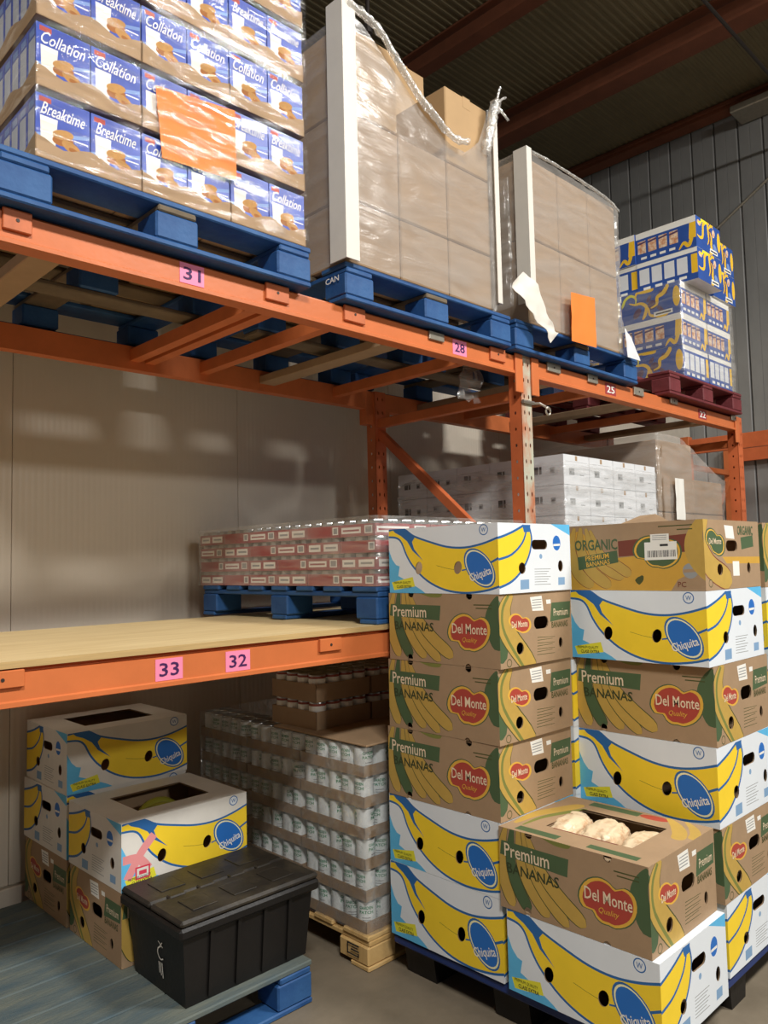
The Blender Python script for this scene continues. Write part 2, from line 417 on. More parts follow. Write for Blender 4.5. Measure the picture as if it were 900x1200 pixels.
def upright(X, label, ztop=H2, front='worn_post'):
    t = thing('rack_upright', label, 'rack upright', (0, 0, 0))
    post(t, X, 0, .07, ztop, front); post(t, X, D-.07, D, ztop, 'orange_upright', side='orange_back')
    zs = [2.25, 1.40, .55]
    for z in zs:
        mb = MB(); mb.bbox(X-.02, X+.02, .05, D-.05, z-.025, z+.025, 'orange_back', .004); mb.build('horizontal_brace', t)
    for z0, z1 in ((1.40, 2.20), (.55, 1.35)):
        mb = MB(); a = Vector((X, .06, z0)); b = Vector((X, D-.06, z1)); d = (b-a).normalized(); n = Vector((1, 0, 0)).cross(d)
        e = Vector((.018, 0, 0)); n = n*.022
        vs = [a-e-n, a+e-n, a+e+n, a-e+n, b-e-n, b+e-n, b+e+n, b-e+n]
        mb.add(vs, [(0, 1, 2, 3), (7, 6, 5, 4), (0, 4, 5, 1), (1, 5, 6, 2), (2, 6, 7, 3), (3, 7, 4, 0)], 'orange_upright'); mb.build('diagonal_brace', t)
    for Y in (.035, D-.035):
        mb = MB(); mb.bbox(X-.065, X+.065, Y-.06, Y+.06, 0, .008, 'orange_upright', .002); mb.build('foot_plate', t)
    return t
upright(0., 'orange rack upright with worn front post between bays numbered 28 and 25')
upright(2.515, 'orange rack upright at the far end beside the corrugated metal wall', front='orange_upright')
upright(-2.515, 'orange rack upright at the end of the beams numbered 31 and 33')
mb = MB(); mb.tube([(.045, -.012, 2.205), (.06, -.03, 2.205), (.085, -.045, 2.19), (.10, -.05, 2.18)], .006, 'wire_steel', 6)
mb.tube([(-.042, -.008, 2.206), (.045, -.008, 2.207)], .009, 'wire_steel', 6)
mb.tube([(.10+.018*math.cos(a), -.05, 2.17+.018*math.sin(a)) for a in [k*PI/5 for k in range(11)]], .005, 'wire_steel', 6)
tag(mb.build('wire_loop'), 'twisted steel wire with a loop tied around the worn rack post', 'wire')

def beam(x0, x1, front, z, h, m, label, plates=(), tags=()):
    Y0 = 0 if front else D
    s = 1 if front else -1
    t = thing('rack_beam', label, 'rack beam', ((x0+x1)/2, Y0, z-h)); xc = (x0+x1)/2
    mb = MB()
    prof = [(-.002, 0), (.05, 0), (.05, h), (.022, h), (.020, h-.012), (0, h-.014), (0, .018), (-.006, .014), (-.006, .002)] if front else [(0, 0), (-.05, 0), (-.05, h), (0, h)]
    mb.prism(prof, x0-xc, x1-xc, m, 'x'); mb.build('beam', t)
    for e, sx in ((x0-xc, 1), (x1-xc, -1)):
        mb = MB(); ya, yb = (-.010, .05) if front else (-.05, .010)
        mb.bbox(e-.004 if sx > 0 else e-.052, e+.052 if sx > 0 else e+.004, -.012 if front else -.052, -.002 if front else .004, -.085, h-.002, m, .002); mb.build('end_connector', t)
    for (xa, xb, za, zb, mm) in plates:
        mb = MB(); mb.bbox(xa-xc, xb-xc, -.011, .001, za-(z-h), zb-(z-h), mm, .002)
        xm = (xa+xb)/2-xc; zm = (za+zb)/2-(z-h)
        if zb-za > .035: mb.prism([(xm+a, zm+b) for a, b in ell(0, 0, .005, .005, 8)], -.0125, -.011, 'dark_steel_and_hole', 'y')  # dark disc stands for the plate's hole, its shade put into the colour
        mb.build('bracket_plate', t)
    for (txt, xa, xb, za, zb, mp, mi) in tags:
        mb = MB(); y = -.0014
        mb.box(xa-xc, xb-xc, y, .0, za-(z-h), zb-(z-h), mp); lb = mb.build('number_label', t)
        mb = MB(); T = face_T((0, y-.0002, 0), (1, 0, 0), (0, 0, 1))
        add_text(mb, T, txt, (xa+xb)/2-xc, (za+zb)/2-(z-h), (xb-xa)*.72, mi, h=(zb-za)*.62, bold=.012); mb.build('lettering', lb)
    return t
def px_plate(x0, y0, x1, y1, m):
    a = at(x0, (y0+y1)/2, 1, -.01); b = at(x1, (y0+y1)/2, 1, -.01); zc = (a.z+b.z)/2
    return a.x, b.x, zc
def plates(lst, m, h, zt):
    o = []
    for (xa, xb) in lst:
        a = at(xa, 400, 1, -.011).x; b = at(xb, 400, 1, -.011).x; o.append((a, b, zt-h, zt, m))
    return o
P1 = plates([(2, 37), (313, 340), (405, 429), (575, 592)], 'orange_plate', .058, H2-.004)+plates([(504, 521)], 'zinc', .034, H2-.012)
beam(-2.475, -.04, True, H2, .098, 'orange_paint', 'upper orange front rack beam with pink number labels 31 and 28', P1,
     [('31', -1.80, -1.715, 2.348, 2.412, 'label_pink', 'label_ink'), ('28', -.520, -.430, 2.347, 2.411, 'label_pink', 'label_ink')])
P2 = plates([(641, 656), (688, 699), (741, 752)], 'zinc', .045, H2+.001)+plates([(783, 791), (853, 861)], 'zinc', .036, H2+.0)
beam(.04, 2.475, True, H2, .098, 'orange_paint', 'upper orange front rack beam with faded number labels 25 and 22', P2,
     [('25', .72, .83, 2.345, 2.409, 'label_red', 'print_white'), ('22', 1.86, 1.98, 2.345, 2.409, 'label_red', 'print_white')])
beam(-2.475, -.04, False, H2, .10, 'orange_back', 'upper orange back rack beam against the white wall behind numbers 31 and 28')
beam(.04, 2.475, False, H2, .10, 'orange_back', 'upper orange back rack beam behind the maroon pallet near the metal wall')
beam(-2.475, -.04, True, H1, .100, 'orange_paint', 'lower orange front rack beam with pink number labels 33 and 32 under plywood',
     [(-1.276, -1.178, 1.172, 1.216, 'orange_paint'), (-2.36, -2.252, 1.178, 1.222, 'orange_paint')],
     [('33', -1.885, -1.797, 1.145, 1.208, 'label_pink', 'label_ink'), ('32', -1.648, -1.558, 1.145, 1.208, 'label_pink', 'label_ink')])
beam(-2.475, -.04, False, H1, .10, 'orange_back', 'lower orange back rack beam under the plywood shelf')
beam(.04, 2.475, True, H1, .10, 'orange_paint', 'lower orange front rack beam behind the tall banana carton stacks')
beam(.04, 2.475, False, H1, .10, 'orange_back', 'lower orange back rack beam under the white cartons')
mb = MB(); mb.prism([(0, 0), (.045, 0), (.045, .05), (.04, .05), (.04, .005), (.005, .005), (.005, .05), (0, .05)], 0, D-.1, 'orange_back', 'y'); cbm = mb.mesh('crossbar')
mbw = MB(); mbw.bbox(0, .09, 0, D-.1, 0, .038, 'kraft_dark', .003); wbm = mbw.mesh('crossbar')
for i, (x, me) in enumerate([(-2.20, wbm), (-1.47, cbm), (-1.40, cbm), (-1.13, cbm), (-.80, wbm), (-.33, cbm), (.32, wbm), (.75, cbm), (1.22, wbm), (1.70, cbm), (2.15, wbm)]):
    o = put('rack_crossbar', me, None, (x, .05, H2-.065))
    bay = 'upper bay above the plywood shelf' if x < 0 else 'upper bay above the white cartons'
    near = ['under the rack-end edge of the cookie pallet', 'just past number 31, first of a close pair', 'just past number 31, second of a close pair', 'under the foot of the tall brown load', 'under the middle of the tall brown load', 'near number 28 beside the worn upright', 'next to the worn upright, below the shorter load', 'near number 25', 'between the shorter load and maroon pallet', 'under the maroon pallet', 'nearest the metal wall'][i]
    tag(o, ('orange steel' if me is cbm else 'brown timber')+' crossbar, '+near, 'crossbar', 'crossbars between the upper rack beams')
for x in (-2.2, -1.2, -.3, .3, 1.2, 2.2):
    o = put('rack_crossbar', cbm, None, (x, .05, H1-.052)); tag(o, 'orange steel crossbar under the lower shelf, '+('at the rack end', 'below the red cases edge', 'beside the worn upright', 'past the worn upright', 'under the sloping load edge', 'by the far upright')[[-2.2, -1.2, -.3, .3, 1.2, 2.2].index(x)], 'crossbar', 'crossbars between the lower rack beams')
for k, (y0, y1, zz, lab) in enumerate([(-.004, .56, 0, 'pale plywood sheet lying along the orange beam numbered 33 and 32'), (.565, 1.10, -.003, 'pale plywood sheet at the back of the lower shelf beside the white wall')]):
    mb = MB(); mb.box(-2.47, -.045, y0, y1, H1+zz, H1+.018+zz, 'plywood'); mb.box(-2.47, -.045, y0-.0006, y0, H1+zz, H1+.018+zz, 'ply_edge'); tag(mb.build('plywood_sheet'), lab, 'plywood sheet')
mb = MB(); mb.box(.045, 2.47, 0, 1.08, H1, H1+.018, 'plywood'); tag(mb.build('plywood_sheet'), 'plywood shelf sheet under the white cartons behind the banana stacks', 'plywood sheet')
# second rack along the metal wall
X2 = METX-1.05
for (z, hh, xx, lab) in ((2.52, .13, X2, 'orange rack beam facing out on the rack along the metal wall'), (2.52, .13, X2+.95, 'orange rack beam close against the corrugated metal wall')):
    mb = MB(); mb.bbox(xx, xx+.05, -1.6, .95, z-hh, z, 'orange_upright', .004); mb.box(xx-.006, xx, -1.6, .95, z-hh, z-hh+.018, 'orange_upright'); tag(mb.build('rack_beam'), lab, 'rack beam')
t = thing('rack_upright', 'orange rack upright of the far rack along the metal wall', 'rack upright')
for xx in (X2-.01, X2+.93):
    mb = MB(); mb.bbox(xx, xx+.08, .95, 1.03, 0, 2.55, 'orange_back', .004); mb.build('post', t)
mb = MB(); mb.bbox(X2+.07, X2+.93, .97, 1.01, 2.26, 2.31, 'orange_back', .004); mb.build('horizontal_brace', t)
mb = MB(); mb.tube([(X2+.07, .99, 1.3), (X2+.93, .99, 2.2)], .022, 'orange_back', 6); mb.build('diagonal_brace', t)

# ================================================================== PALLETS
_pm = {}
def box_mesh(name, sx, sy, sz, m, b=.004):
    k = (name, round(sx, 3), round(sy, 3), sz, m)
    if k not in _pm:
        mb = MB(); mb.bbox(-sx/2, sx/2, -sy/2, sy/2, 0, sz, m, b); _pm[k] = mb.mesh(name)
    return _pm[k]
def pallet(x0, x1, y0, y1, z, label, m='chep_blue', deck=None, h=.14, cat='pallet', stamp=False):
    deck = deck or m; worn = z > 2 and m == 'chep_blue'  # worn only picks the upper blue pallets: inner boards brown-grey, outer boards and blocks blue
    t = thing('block_pallet', label, cat, ((x0+x1)/2, (y0+y1)/2, z)); w = x1-x0; d = y1-y0
    tb = .019; ts = .020; bb = .018; bh = h-tb-ts-bb
    bw = .14; bd = .10 if m != 'pine' else .14
    for i in (-1, 0, 1):
        put('bottom_board', box_mesh('bottom_board', w, .10, bb, 'brown_wood' if worn and i == 0 else m), t, (0, i*(d/2-.05), 0))  # middle board brown on upper blue pallets
        put('stringer_board', box_mesh('stringer_board', bw*.9, d, ts, 'brown_wood' if worn and i == 0 else m), t, (i*(w/2-bw/2), 0, bb+bh))  # middle stringer brown on upper blue pallets
        for j in (-1, 0, 1):
            put('block', box_mesh('block', bw+.002, bd+.02, bh, m, .006), t, (i*(w/2-bw/2-.001), j*(d/2-bd/2-.011), bb))
    n = 7; ww = [.14 if k in (0, n-1) else .11 for k in range(n)]
    if deck != m: ww = [d/n-.005]*n
    gap = (d-sum(ww))/(n-1); y = -d/2
    for k in range(n):
        put('deck_board', box_mesh('deck_board', w, ww[k], tb, deck if (k in (0, n-1) or not worn) else 'brown_wood'), t, (0, y+ww[k]/2, h-tb)); y += ww[k]+gap  # inner deck boards brown on upper blue pallets
    return t
ZU = H2+.001
pallet(-2.345, -1.32, -.05, 1.15, ZU, 'blue block pallet under the wrapped blue cookie cartons')
p28 = pallet(-1.16, -.17, -.05, 1.15, ZU, 'chipped blue block pallet under the tall brown load above number 28')
mb = MB(); add_text(mb, face_T((-.4965, -.53, .075), (0, -1, 0), (0, 0, 1)), 'CAN', 0, .01, .075, 'print_white', h=.022, off=.0045, bold=.01); mb.build('lettering', p28)
pallet(-.135, .99, -.05, 1.15, ZU, 'blue block pallet under the shorter wrapped load with orange sheet')
pallet(1.36, 2.42, -.06, 1.14, ZU, 'maroon painted pallet under the yellow and blue snack cartons', 'maroon_wood')
ZL = H1+.019
pallet(-.99, -.052, .002, 1.22, ZL, 'bright blue block pallet on the plywood under the red cases')
pallet(.37, 1.38, .075, 1.18, ZL, 'blue block pallet under the white cartons on the lower shelf')
pallet(1.44, 2.40, .075, 1.18, ZL, 'blue block pallet under the film-wrapped load next to the white cartons')
pallet(-2.30, -1.285, .05, 1.27, 0, 'worn blue pallet on the floor carrying old banana cartons and black tote', 'chep_blue', 'worn_blue_deck')
pc = pallet(-1.03, -.07, .045, 1.24, 0, 'bare pine pallet under the wrapped cans', 'pine', h=.125)
mb = MB(); T = face_T((-.482, -.5225, .06), (0, -1, 0), (0, 0, 1))
for q in (rect(-.035, -.02, -.029, .022), rect(-.035, .016, .03, .022), rect(-.035, -.02, .03, -.014), rect(-.015, -.003, .03, .003), rect(.024, -.02, .03, -.006), rect(-.01, .007, .02, .011)):
    mb.add([(a, b, .0045) for a, b in q], [(0, 1, 2, 3)], 'ink_dark', T)
mb.build('stamp', pc)
t = thing('plastic_pallet', 'dark blue plastic pallet on the floor under the banana carton stacks', 'pallet', (-.32, -.51, 0))
mb = MB(); mb.bbox(-.64, .64, -.50, .50, .10, .14, 'navy_plastic', .01); mb.build('deck', t)
fm = MB(); fm.prism([(-.07, .1), (.07, .1), (.055, 0), (-.055, 0)], -.07, .07, 'black_plastic', 'y'); fme = fm.mesh('foot')
for i in (-.54, 0, .54):
    for j in (-.40, 0, .40): put('foot', fme, t, (i, j, 0))

# ================================================================== BANANA CARTONS
BL, BW, BH = .505, .422, .24
def hm(q, w): return homog(q, [(0, BH), (w, BH), (w, 0), (0, 0)])
def mp(f, pts): return [f(*p) for p in pts]
def chiquita_long():
    f = hm([(75, 15), (828, 150), (838, 553), (80, 370)], BL)
    up = mp(f, [(78, 22), (120, 24), (185, 40), (250, 92), (360, 150), (480, 205), (600, 237), (720, 244), (830, 234), (870, 225)])
    lo = mp(f, [(870, 500), (838, 508), (740, 510), (600, 490), (460, 440), (340, 362), (250, 268), (200, 190), (165, 110), (130, 75), (76, 58)])
    upS = smooth(up, 4); loS = smooth(lo, 4); w = .0075
    def E(s): return [f(703+s*(97*math.cos(t)+33*math.sin(t)), 375+s*(35*math.cos(t)+111*math.sin(t))) for t in [2*PI*k/28 for k in range(28)]]
    sh = [('sky_print', mp(f, [(76, 130), (100, 190), (125, 225), (150, 238), (140, 290), (200, 330), (300, 405), (330, 432), (78, 371)])),
          ('lime', mp(f, [(95, 315), (240, 318), (255, 375), (110, 362)])),
          ('ban_yellow', upS+loS), ('ban_blue', ribbon(upS, w)), ('ban_blue', ribbon(loS, w)),
          ('ban_blue', mp(f, [(98, 18), (150, 28), (190, 36), (258, 100), (238, 122), (252, 165), (314, 245), (240, 172), (205, 112), (160, 70), (122, 45)])),
          ('dm_dark', ribbon(mp(f, [(405, 292), (470, 322), (530, 345)]), .0012)),
          ('ban_blue', ribbon(mp(f, [(580, 360), (620, 362)]), .005)), ('ban_blue', ribbon(mp(f, [(780, 362), (832, 350), (870, 340)]), w)),
          ('ban_blue', E(1.06)), ('cream', E(.97)), ('logo_blue', E(.89)),
          (None, [f(283+24*math.cos(t), 278+35*math.sin(t)) for t in [2*PI*k/14 for k in range(14)]]),
          (None, [f(553+27*math.cos(t), 338+36*math.sin(t)) for t in [2*PI*k/14 for k in range(14)]])]
    c = f(732, 168); R = .019
    sh += [('ban_blue', ell(*c, R, R, 20)), ('white_card', ell(*c, R*.82, R*.82, 20))]
    def txt(mb, T):
        a = f(709, 416); add_text(mb, T, 'Chiquita', a[0], a[1], .094, 'print_white', ang=.30, h=.036, bold=.014)
        a = f(168, 334); add_text(mb, T, 'PREMIUM QUALITY', a[0], a[1], .085, 'dm_dark', ang=.02, h=.010)
        a = f(180, 358); add_text(mb, T, 'CLASS EXTRA', a[0], a[1], .075, 'ink_dark', ang=.02, h=.011, bold=.01)
        add_text(mb, T, 'W', c[0], c[1], .019, 'ban_blue', h=.015)
    return sh, txt
def chiquita_short():
    f = hm([(645, 355), (880, 340), (885, 650), (650, 685)], BW)
    up = smooth(mp(f, [(620, 435), (648, 425), (690, 396), (728, 360)]), 4); lo = smooth(mp(f, [(746, 362), (753, 410), (752, 450), (743, 505), (722, 568), (690, 622), (648, 655), (620, 665)]), 4)
    w = .0085
    sh = [('sky_print', mp(f, [(815, 342), (880, 338), (882, 392)])),
          ('ban_yellow', up+lo), ('ban_blue', ribbon(up, w)), ('ban_blue', ribbon(lo, w)),
          ('ban_blue', ribbon(smooth(mp(f, [(620, 535), (648, 525), (690, 498), (724, 440), (738, 378)]), 4), w)),
          ('ban_blue', mp(f, [(724, 357), (750, 355), (748, 388), (729, 392)])),
          ('logo_blue', [f(836+13*math.cos(t), 432+36*math.sin(t)) for t in [2*PI*k/16 for k in range(16)]]),
          ('print_white', mp(f, [(825, 438), (847, 434), (847, 444), (825, 448)])),
          ('ink_blue', mp(f, [(716, 615), (744, 610), (744, 655), (716, 660)])), ('ink_blue', mp(f, [(840, 595), (862, 592), (862, 628), (840, 632)])),
          ('ink_blue', [f(783+5*math.cos(t), 500+12*math.sin(t)) for t in [2*PI*k/10 for k in range(10)]])]
    for k in range(7): sh.append(('ink_grey', mp(f, [(762, 560+k*12), (815-(k % 3)*6, 555+k*12), (815-(k % 3)*6, 558+k*12), (762, 563+k*12)])))
    sh += [(None, [f(722+11*math.cos(t), 560+27*math.sin(t)) for t in [2*PI*k/14 for k in range(14)]]), (None, [f(848+8*math.cos(t), 540+27*math.sin(t)) for t in [2*PI*k/14 for k in range(14)]]),
           (None, rrect(*f(779, 445), .092, .034, .016))]
    return sh, None
SHIELD = [(432, 338), (405, 328), (370, 333), (345, 358), (336, 395), (352, 432), (385, 445), (398, 470), (420, 492), (445, 500), (470, 512), (505, 508), (532, 490), (548, 455), (545, 415), (528, 385), (500, 368), (470, 372), (450, 352)]
def shield(f, s, c=(441, 422), dst=None):
    out = []
    for x, y in SHIELD:
        a = (x-c[0])*s; b = (y-c[1])*s
        out.append(f(a+c[0], b+c[1]) if dst is None else f(dst[0]+a*dst[2], dst[1]+b*dst[3]+a*dst[4]))
    return smooth(out, 2, True)
def dm_long():
    f = hm([(42, 140), (590, 290), (605, 632), (52, 430)], BL)
    sh = []
    for pts, w, m in ([[(70, 135), (52, 230), (62, 330), (100, 432)], .020, 'dm_ochre'], [[(92, 140), (86, 260), (112, 360), (158, 452)], .020, 'dm_green'],
                      [[(112, 150), (124, 270), (165, 375), (228, 472)], .021, 'dm_ochre'], [[(128, 155), (158, 285), (215, 395), (300, 508)], .019, 'dm_ochre'],
                      [[(140, 165), (196, 305), (268, 405), (362, 508)], .022, 'dm_ochre']):
        q = lobe(mp(f, pts), w); sh += [('dm_dark', [(a+(a-q[len(q)//2][0])*.0, b) for a, b in lobe(mp(f, pts), w+.003)]), (m, q)]
    sh += [('dm_leaf', lobe(mp(f, [(120, 150), (190, 168), (250, 198), (305, 212)]), .012)),
           ('dm_green', mp(f, [(52, 190), (297, 262), (293, 328), (48, 240)])),
           ('dm_green', lobe(mp(f, [(590, 300), (562, 355), (560, 420), (600, 545)]), .028)),
           ('dm_green', shield(f, 1.05)), ('dm_gold', shield(f, 1.0)), ('dm_red', shield(f, .88))]
    for k in range(2): sh.append(('dm_dark', mp(f, [(462+k*12, 300+k*18), (556, 326+k*16), (556, 331+k*16), (462+k*12, 305+k*18)])))
    for c in ((440, 256), (150, 172), (440, 577), (150, 452)): sh.append((None, ell(*f(*c), .013, .013, 12)))
    def txt(mb, T):
        a = f(146, 248); add_text(mb, T, 'Premium', a[0]-.003, a[1], .165, 'dm_cream', h=.040, bold=.008)
        a = f(166, 318); add_text(mb, T, 'BANANAS', a[0], a[1], .190, 'dm_text', h=.031, bold=.014)
        a = f(442, 405); add_text(mb, T, 'Del Monte', a[0], a[1], .150, 'dm_cream', ang=.0, h=.034, bold=.010)
        a = f(446, 458); add_text(mb, T, 'Quality', a[0], a[1], .064, 'dm_gold', h=.020, shear=.3)
    return sh, txt
def dm_short():
    f = hm([(590, 290), (850, 150), (862, 440), (605, 632)], BW)
    sh = [('dm_green', lobe(mp(f, [(575, 310), (592, 380), (598, 460), (612, 600)]), .035)),
          ('dm_dark', lobe(mp(f, [(640, 262), (615, 350), (628, 450), (735, 575)]), .042)),
          ('dm_ochre', lobe(mp(f, [(640, 262), (615, 350), (628, 450), (735, 575)]), .038)),
          ('dm_leaf', ribbon(smooth(mp(f, [(628, 275), (606, 360), (618, 460), (690, 575)]), 4), .012)),
          ('dm_green', mp(f, [(785, 238), (850, 200), (850, 272), (782, 325)]))]
    dst = (672, 385, .36, .46, -.20)
    sh += [('dm_gold', shield(f, 1.1, dst=dst)), ('dm_red', shield(f, .92, dst=dst))]
    sh += [('print_white', mp(f, [(708, 248), (750, 222), (758, 285), (718, 306)])), ('print_white', mp(f, [(766, 233), (782, 224), (783, 242), (768, 251)])),
           ('dm_dark', ell(*f(637, 585), .014, .014, 12)), ('kraft', ell(*f(637, 585), .011, .011, 12))]
    for k in range(4): sh.append(('ink_grey', mp(f, [(716, 256+k*12), (750, 236+k*12), (750, 240+k*12), (716, 260+k*12)])))
    for k in range(7): sh.append(('dm_dark', mp(f, [(738, 415+k*13), (800-(k % 2)*8, 380+k*12), (800-(k % 2)*8, 382+k*12), (738, 418+k*13)])))
    sh += [(None, ell(*f(676, 497), .020, .020, 14)), (None, ell(*f(820, 397), .012, .018, 12)), (None, rrect(*f(750, 343), .085, .042, .02))]
    def txt(mb, T):
        a = f(672, 388); add_text(mb, T, 'Del Monte', a[0], a[1], .088, 'dm_cream', h=.022, bold=.01)
        a = f(818, 262); add_text(mb, T, 'Premium', a[0], a[1], .09, 'dm_cream', h=.026)
        a = f(815, 318); add_text(mb, T, 'BANANAS', a[0], a[1], .10, 'dm_dark', h=.022, bold=.01)
    return sh, txt
def barcode(f, x0, x1, y0, y1):
    o = []; rnd = random.Random(3); x = x0
    while x < x1-2:
        w = rnd.choice((1.6, 2.4, 3.4)); o.append(('ink_dark', mp(f, [(x, y0), (min(x+w, x1), y0), (min(x+w, x1), y1), (x, y1)]))); x += w+rnd.choice((1.8, 2.6, 3.6))
    return o
def org_long():
    f = hm([(10, 35), (615, 38), (612, 350), (22, 335)], BL)
    sh = [('org_ochre', mp(f, [(14, 70), (70, 60), (150, 150), (245, 195), (340, 188), (520, 182), (620, 170), (600, 250), (500, 300), (470, 348), (20, 336)])),
          ('dm_maroon', mp(f, [(245, 118), (565, 98), (562, 178), (248, 190)]))]
    for pts, w in ([[(40, 45), (25, 150), (60, 260), (130, 320)], .022], [[(70, 45), (70, 150), (120, 250), (210, 325)], .022], [[(95, 50), (130, 170), (190, 240), (270, 285)], .020], [[(115, 60), (170, 180), (240, 230), (300, 275)], .018]):
        sh += [('dm_maroon', lobe(mp(f, pts), w+.002)), ('dm_ochre', lobe(mp(f, pts), w))]
    dst = (415, 178, 1.0, .92, 0)
    sh += [('dm_green', mp(f, [(55, 185), (240, 160), (246, 215), (62, 246)])),
           ('dm_green', shield(f, 1.04, dst=(415, 176, .96, .86, -.16))), ('dm_gold', shield(f, .97, dst=(415, 176, .96, .86, -.16))), ('dm_green', shield(f, .88, dst=(415, 176, .96, .86, -.16))),
           ('ink_grey', ell(*f(553, 263), .026, .026, 20)), ('kraft', mp(f, [(524, 256), (582, 254), (582, 268), (524, 270)])),
           ('dm_ochre', lobe(mp(f, [(612, 30), (575, 120), (590, 210), (660, 300)]), .036)),
           ('dm_dark', lobe(mp(f, [(352, 278), (345, 290), (335, 300), (325, 310)]), .012)),
           ('print_white', mp(f, [(390, 94), (470, 94), (470, 130), (390, 130)])), ('print_white', mp(f, [(363, 130), (502, 130), (502, 210), (363, 210)]))]
    sh += barcode(f, 375, 495, 168, 198)+[('ink_dark', mp(f, [(430, 140), (465, 140), (465, 150), (430, 150)]))]
    for k in range(3): sh.append(('ink_grey', mp(f, [(398, 100+k*9), (460, 100+k*9), (460, 103+k*9), (398, 103+k*9)])))
    for k in range(2): sh.append(('dm_dark', mp(f, [(425+k*80, 58+k*18), (570, 58+k*18), (570, 63+k*18), (425+k*80, 63+k*18)])))
    def txt(mb, T):
        a = f(142, 130); add_text(mb, T, 'ORGANIC', a[0], a[1], .172, 'dm_green', h=.040, bold=.02)
        a = f(148, 188); add_text(mb, T, 'PREMIUM', a[0], a[1], .095, 'dm_gold', h=.018, ang=.12, bold=.01)
        a = f(152, 216); add_text(mb, T, 'BANANAS', a[0], a[1], .095, 'dm_gold', h=.018, ang=.12, bold=.01)
        a = f(517, 320); add_text(mb, T, 'PC', a[0], a[1], .028, 'dm_maroon', h=.018)
    return sh, txt
def org_short():
    f = hm([(615, 38), (885, 45), (890, 335), (612, 350)], BW)
    sh = [('dm_maroon', lobe(mp(f, [(632, 32), (600, 130), (640, 240), (742, 312)]), .045)), ('dm_ochre', lobe(mp(f, [(632, 32), (600, 130), (640, 240), (742, 312)]), .041)),
          ('org_ochre', mp(f, [(700, 200), (890, 200), (890, 230), (720, 230)])),
          ('dm_green', shield(f, 1.08, dst=(668, 138, .42, .62, 0))), ('dm_gold', shield(f, .98, dst=(668, 138, .42, .62, 0))), ('dm_green', shield(f, .88, dst=(668, 138, .42, .62, 0))),
          ('print_white', mp(f, [(716, 62), (758, 66), (764, 122), (722, 118)])), ('print_white', mp(f, [(750, 220), (782, 220), (782, 285), (750, 285)])),
          ('dm_green', mp(f, [(794, 115), (855, 105), (858, 155), (797, 168)])), ('dm_dark', ell(*f(637, 317), .014, .014, 12)), ('kraft', ell(*f(637, 317), .011, .011, 12))]
    sh += [(None, ell(*f(686, 256), .020, .020, 14)), (None, ell(*f(830, 250), .013, .020, 14)), (None, rrect(*f(748, 152), .085, .038, .018))]
    def txt(mb, T):
        a = f(818, 84); add_text(mb, T, 'ORGANIC', a[0], a[1], .125, 'dm_green', h=.034, bold=.02)
        a = f(668, 132); add_text(mb, T, 'Del Monte', a[0], a[1], .088, 'dm_cream', h=.02, bold=.01)
    return sh, txt
_cart = {}
def carton_meshes(kind, old=False):
    k = (kind, old)
    if k in _cart: return _cart[k]
    fl, fs = {'chiquita': (chiquita_long, chiquita_short), 'delmonte': (dm_long, dm_short), 'organic': (org_long, org_short)}[kind]
    base = {'chiquita': 'white_card_old' if old else 'white_card'}.get(kind, 'kraft_dark' if old else 'kraft')
    (sl, tl), (ss, ts) = fl(), fs()
    if old == 'ribbon':   # carton overprinted with a pink ribbon
        sl = sl+[('pink_ribbon', ribbon(smooth([(.02, .04), (.07, .12), (.12, .175)], 4), .030)), ('pink_ribbon', ribbon(smooth([(.005, .11), (.06, .105), (.10, .06)], 4), .030)),
                 ('pink_red', rect(.05, .03, .105, .075)), ('white_card_old', rect(.056, .036, .099, .069)), ('pink_red', rect(.064, .046, .092, .06))]
    al = art((0, 0, BL, BH), base, sl); as_ = art((0, 0, BW, BH), base, ss)
    body = MB()
    for (o, ux, A, tx) in (((-BL/2, -BW/2, 0), (1, 0, 0), al, tl), ((BL/2, -BW/2, 0), (0, 1, 0), as_, ts), ((BL/2, BW/2, 0), (-1, 0, 0), al, tl), ((-BL/2, BW/2, 0), (0, -1, 0), as_, ts)):
        T = face_T(o, ux, (0, 0, 1)); add_art(body, T, A, 'kraft_in')
        if tx: tx(body, T)
    body.box(-BL/2+.004, BL/2-.004, -BW/2+.004, BW/2-.004, .001, .006, 'kraft_in')
    top = MB()
    sh = []
    if kind == 'delmonte':
        sh = [('dm_green', rect(.05, .015, .20, .05)), ('dm_green', rect(.30, .02, .46, .05)), ('dm_ochre', lobe([(.02, .06), (.02, .17), (.05, .26), (.09, .36)], .024)), ('dm_leaf', lobe([(.05, .06), (.055, .16), (.085, .25), (.12, .33)], .012)),
              ('dm_green', rect(.1, .37, .28, .41)), ('dm_red', ell(.33, .39, .05, .022, 16)), ('dm_ochre', lobe([(.36, .42), (.41, .37), (.45, .31), (.47, .25)], .022)), ('dm_ochre', lobe([(.42, .42), (.46, .38), (.49, .33), (.50, .28)], .016)), ('dm_maroon', rect(.14, .095, .36, .108))]
    sh += [(None, rect(BL*.22, BW*.24, BL*.80, BW*.76))]
    add_art(top, face_T((-BL/2, -BW/2, BH), (1, 0, 0), (0, 1, 0)), art((0, 0, BL, BW), base, sh), 'kraft_in', .006)
    _cart[k] = (body.mesh('carton_body'), top.mesh('top_flaps')); return _cart[k]
def carton(kind, cx, cy, z0, z1, rot, label, group, old=False, ws=1.):
    b, t = carton_meshes(kind, old)
    o = thing('banana_carton', label, 'banana carton', (cx, cy, z0), rot, group)
    s = (z1-z0)/BH; o.scale = (1, ws, s)
    put('carton_body', b, o); put('top_flaps', t, o)
    return o
R_ = -PI/2
ORD = ['bottom', 'second', 'third', 'fourth', 'fifth', 'top']
